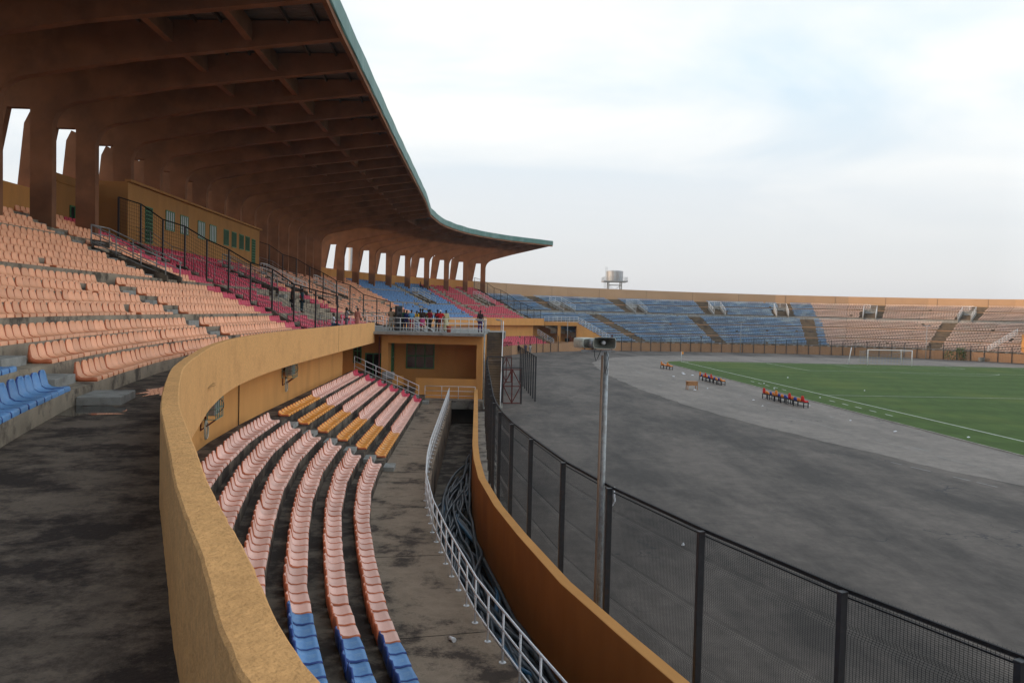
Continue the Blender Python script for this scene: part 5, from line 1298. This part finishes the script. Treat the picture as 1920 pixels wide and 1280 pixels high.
def person(loc, rz, h, shirt, lower, label, pose='stand', robe=False, cap=None, arms='down', skirt=False, group='people standing on the deck'):
    k = h / 1.75; S = lambda p: (p[0] * k, p[1] * k, p[2] * k)
    root = empty('person', loc, rz, label, 'person', group); sit = pose == 'sit'
    # joints (x right, y forward = -Y local)
    hipz = .93 if not sit else .45
    J = {'pel': (0, 0, hipz), 'bel': (0, .0, hipz + .17), 'che': (0, -.01, hipz + .38), 'nec': (0, 0, hipz + .56), 'hea': (0, -.02, hipz + .66), 'top': (0, -.015, hipz + .77)}
    sh = hipz + .50
    def limb(s):
        a = {'down': [(s * .17, 0, sh), (s * .22, .02, sh - .28), (s * .22, -.06, sh - .52)],
             'hip': [(s * .17, 0, sh), (s * .36, .08, sh - .22), (s * .19, -.08, sh - .40)],
             'fold': [(s * .17, 0, sh), (s * .24, .0, sh - .27), (s * .02, -.22, sh - .24)],
             'reach': [(s * .17, 0, sh), (s * .22, -.12, sh - .25), (s * .2, -.42, sh - .22)]}[arms]
        return a
    v = [J['pel'], J['bel'], J['che'], J['nec'], J['hea'], J['top']]; e = [(0, 1), (1, 2), (2, 3), (3, 4), (4, 5)]; r = [(.15, .1), (.125, .09), (.155, .1), .05, (.078, .095), (.06, .07)]
    tv = []
    for s in (-1, 1):
        L3 = limb(s); b = len(v); v += L3; e += [(2, b), (b, b + 1), (b + 1, b + 2)]; r += [.062, .042, .03]
        w = Vector(L3[2]); dr = (w - Vector(L3[1])).normalized(); sd_ = dr.cross(Vector((0, 1, 0.2))).normalized(); pb = len(v); v.append(tuple(w + dr * .06)); e.append((b + 2, pb)); r.append((.034, .02))
        for q, ln_ in ((-1.5, .07), (-.5, .085), (.5, .08), (1.5, .062)):
            f1 = len(v); v.append(tuple(w + dr * (.06 + ln_ * .55) + sd_ * .012 * q)); v.append(tuple(w + dr * (.06 + ln_) + sd_ * .012 * q + Vector((0, -.012, 0)))); e += [(pb, f1), (f1, f1 + 1)]; r += [.008, .006]
        th = len(v); v.append(tuple(w + dr * .05 + Vector((0, -.04, 0)))); e.append((b + 2, th)); r.append(.009)
        hx = s * .09
        if sit: leg = [(hx, -.02, hipz - .02), (hx * 1.3, -.42, hipz + .02), (hx * 1.3, -.45, .06 - 0), (hx * 1.4, -.58, .03)]
        else: leg = [(hx, 0, hipz - .06), (hx * 1.25, -.01 * s, .50), (hx * 1.3, .03, .07), (hx * 1.4, -.13, .035)]
        b = len(v); v += leg; e += [(0, b), (b, b + 1), (b + 1, b + 2), (b + 2, b + 3)]; r += [.085, .055, .038, .035]
    v.append((0, -.115, hipz + .665)); e.append((4, len(v) - 1)); r.append(.014)
    skin_obj('body', [S(p) for p in v], e, [(x[0] * k, x[1] * k) if isinstance(x, tuple) else x * k for x in r], SK, root)
    # shirt
    vv = [(0, 0, hipz - .04), (0, 0, hipz + .17), (0, -.01, hipz + .38), (0, 0, hipz + .505)]; ee = [(0, 1), (1, 2), (2, 3)]; rad = [(.18, .13), (.16, .12), (.18, .125), (.08, .07)]
    for s in (-1, 1):
        L3 = limb(s); b = len(vv); mid = Vector(L3[0]).lerp(Vector(L3[1]), .95 if not robe else 1); vv += [L3[0], tuple(mid)]; ee += [(2, b), (b, b + 1)]; rad += [.082, .062]
        if robe: vv.append(tuple(Vector(L3[1]).lerp(Vector(L3[2]), .8))); ee.append((b + 1, b + 2)); rad.append(.06)
    skin_obj('shirt', [S(p) for p in vv], ee, [(x[0] * k, x[1] * k) if isinstance(x, tuple) else x * k for x in rad], clm(shirt), root)
    if robe or skirt:
        g = MB(); z1 = .12 if robe else .42
        for a in (0,):
            rings = []
            for z, w_ in ((hipz + .12, .155), (hipz - .08, .19), (.6, .2), (z1 + .1, .225), (z1, .23)):
                rings.append([S((w_ * math.cos(t) * (1 + .05 * math.cos(5 * t)), w_ * .72 * math.sin(t) * (1 + .05 * math.cos(5 * t)), z)) for t in [2 * math.pi * i / 20 for i in range(20)]])
            g.sweep(rings, closed_sec=True, caps=True)
        for i in range(len(g.sm)): g.sm[i] = True
        o = g.build('robe' if robe else 'skirt', clm(lower)); o.parent = root
    else:
        vv = [(0, 0, hipz - .02)]; ee = []; rad = [(.175, .125)]
        for s in (-1, 1):
            hx = s * .09
            leg = [(hx, -.02, hipz - .03), (hx * 1.3, -.42, hipz + .02), (hx * 1.3, -.45, .12)] if sit else [(hx, 0, hipz - .08), (hx * 1.25, -.01 * s, .50), (hx * 1.3, .03, .1)]
            b = len(vv); vv += leg; ee += [(0, b), (b, b + 1), (b + 1, b + 2)]; rad += [.105, .078, .062]
        skin_obj('trousers', [S(p) for p in vv], ee, [(x[0] * k, x[1] * k) if isinstance(x, tuple) else x * k for x in rad], clm(lower), root)
    g = MB(); rings = []
    hc = Vector((0, -.005, hipz + .705))
    for a in range(6):
        t = a / 5 * math.pi * .56; rings.append([S(tuple(hc + Vector((.088 * math.sin(t) * math.cos(q), .02 * (a > 3) + .103 * math.sin(t) * math.sin(q) * (1 if math.sin(q) > -.3 or a < 4 else .86), .115 * math.cos(t))))) for q in [2 * math.pi * i / 14 for i in range(14)]])
    g.sweep(rings, closed_sec=True)
    for i in range(len(g.sm)): g.sm[i] = True
    o = g.build('cap' if cap else 'hair', clm(cap) if cap else HR); o.parent = root
    return root
DZ2 = 5.58
def onpx(x, y, z):   # ground point for a picture position, used once to lay the crowd out
    d = F + rr * ((x - 960) / 1550) - uu * ((y - 640) / 1550); t = (z - EYE) / d.z; return (d.x * t, d.y * t, z)
crowd = [
 (-9.30, 63.4, 200, 1.74, (.33, .24, .16), (.38, .36, .30), 'person in a beige shirt and pale trousers at the speaker end of the deck', 'fold', 0),
 (-9.0, 63.9, 160, 1.66, (.03, .10, .06), (.45, .45, .42), 'person in dark green top and long pale skirt beside the tall black loudspeaker', 'down', 2),
 (-8.35, 63.6, 150, 1.64, (.02, .13, .05), (.02, .02, .04), 'person in a green shirt and black trousers just past the black loudspeaker', 'down', 0),
 (-8.1, 63.3, 170, 1.58, (.03, .04, .14), (.03, .03, .10), 'person dressed in navy blue between green shirt and light blue shirt', 'fold', 0),
 (-7.72, 63.2, 190, 1.62, (.12, .33, .58), (.32, .02, .03), 'person in a light blue shirt and dark red trousers on the deck', 'fold', 0),
 (-7.45, 64.3, 200, 1.55, (.75, .42, .03), (.30, .24, .2), 'person in a bright yellow top standing behind the others', 'down', 0),
 (-7.22, 62.6, 180, 1.30, (.42, .40, .38), (.30, .36, .5), 'child in a pale grey top standing close to the sloping rail', 'down', 0),
 (-7.2, 64.6, 150, 1.72, (.03, .03, .03), (.05, .05, .05), 'person all in black behind the child and yellow top', 'down', 0),
 (-6.9, 63.4, 200, 1.72, (.05, .035, .03), (.62, .08, .22), 'person in a black top and bright pink skirt', 'down', 2),
 (-6.55, 64.3, 170, 1.66, (.10, .28, .05), (.06, .09, .03), 'person in a lime green top partly behind the dark red shirt', 'down', 0),
 (-6.3, 63.0, 140, 1.70, (.30, .02, .035), (.02, .02, .025), 'person in a dark red shirt and black trousers with elbows out', 'hip', 0),
 (-5.7, 62.9, 190, 1.68, (.10, .02, .03), (.02, .02, .02), 'person in dark maroon top and black trousers next to the white cap', 'down', 0),
 (-5.48, 62.8, 170, 1.66, (.55, .02, .03), (.14, .03, .03), 'person in a red shirt wearing a white cap', 'hip', 0),
 (-5.08, 63.2, 190, 1.66, (.55, .50, .28), (.58, .53, .32), 'person in a long pale yellow robe at the end of the group', 'down', 1),
 (-2.45, 63.0, 170, 1.70, (.05, .03, .035), (.07, .03, .13), 'person in dark top and purple trousers alone at the deck corner by the lamp', 'down', 0)]
for x, y, az, h, c1, c2, lab, arms, kind in crowd:
    person((x, y, DZ2), R(az), h, c1, c2, lab, arms=arms, robe=kind == 1, skirt=kind == 2, cap=(.7, .7, .7) if 'cap' in lab and 'wearing' in lab else None)
gg = 'people in the grandstand'
def stand_at(u, off, dz=0): 
    z = zrow(off) + dz; p = P2(u, off); return (p.x, p.y, z)
person(stand_at(57.4, 13.5), R(110), 1.78, (.02, .02, .02), (.02, .02, .02), 'tall person in black on the bare terrace beside the first sloping fence', group=gg)
person(stand_at(58.3, 13.0), R(90), 1.70, (.02, .05, .07), (.02, .04, .05), 'person in dark teal beside the person in black on the bare terrace', group=gg)
person(stand_at(57.6, 10.7, .05), R(100), 1.65, (.62, .62, .64), (.05, .09, .16), 'seated person in white shirt and jeans among the magenta seats', pose='sit', arms='reach', group=gg)
person((-12.1, 60.3, 5.58), R(120), 1.68, (.30, .30, .31), (.2, .2, .22), 'person in grey behind the first sloping fence near the picket railing', arms='reach', group=gg)
person((-11.35, 60.6, 5.58), R(160), 1.66, (.66, .27, .2), (.66, .27, .2), 'person in a long salmon robe behind the white picket railing', robe=True, group=gg)
pa = P2(URED - 1.5, 22.2)
person((pa.x, pa.y, 11.0), R(100), 1.7, (.02, .02, .025), (.02, .02, .02), 'first of two people in black seated high at the start of the red seats', pose='sit', group=gg)
pa = P2(URED + .6, 22.2)
person((pa.x, pa.y, 11.0), R(100), 1.7, (.05, .03, .03), (.02, .02, .03), 'second dark-clothed person seated high among the red seats, past the first', pose='sit', group=gg)
for i, (x, y, c1, c2, lab) in enumerate(((1.2, 142, (.02, .02, .03), (.02, .02, .02), 'distant person in black on the track before the lower red seats'), (2.4, 143, (.06, .06, .12), (.03, .03, .05), 'distant person in navy on the track, between the other two'), (3.2, 143.5, (.40, .38, .36), (.3, .3, .3), 'distant person in pale grey clothes on the track'))):
    person((x, y, 0), R(20 * i + 150), 1.72, c1, c2, lab, group='people on the track')
# loudspeaker and red bin on the deck
LS = empty('deck_loudspeaker', (-8.72, 63.3, DZ2), R(25), 'tall black loudspeaker stack standing among the people on the deck', 'loudspeaker')
g = MB(); g.box((-.22, -.2, .0), (.22, .2, .85)); o = bevel(g.build('lower_cabinet', M['black']), .02); o.parent = LS
g = MB(); g.box((-.24, -.22, .853), (.24, .2, 1.9)); o = bevel(g.build('upper_cabinet', M['black']), .03); o.parent = LS
for z, r0 in ((.4, .17), (1.15, .17), (1.6, .12)):
    g = MB(); g.tube([(0, -.222, z), (0, -.235, z)], [r0, r0 * .8], 18); o = g.build('cone', M['wire']); o.parent = LS
g = MB(); g.tube([(-4.72, 61.45, DZ2), (-4.72, 61.45, DZ2 + .46)], [.14, .19], 14); g.tube([(-4.72, 61.45, DZ2 + .46), (-4.72, 61.45, DZ2 + .5)], [.2, .2], 14); tag(g.build('bucket', mat('bin_red', (.42, .10, .06), .6)), 'red-brown bucket on the deck behind the white railing', 'bucket')

# ------------------------------------------------------------ air
hm = bpy.data.materials.new('haze'); hm.use_nodes = True; t = hm.node_tree; t.nodes.clear()
pv = t.nodes.new('ShaderNodeVolumePrincipled'); pv.inputs['Density'].default_value = .0002; pv.inputs['Color'].default_value = (.86, .86, .88, 1)
oo = t.nodes.new('ShaderNodeOutputMaterial'); t.links.new(pv.outputs[0], oo.inputs['Volume'])
g = MB(); g.box((-260, -120, -2.4), (300, 420, 60)); hz_ = g.build('haze', hm); tag(hz_, kind='stuff')
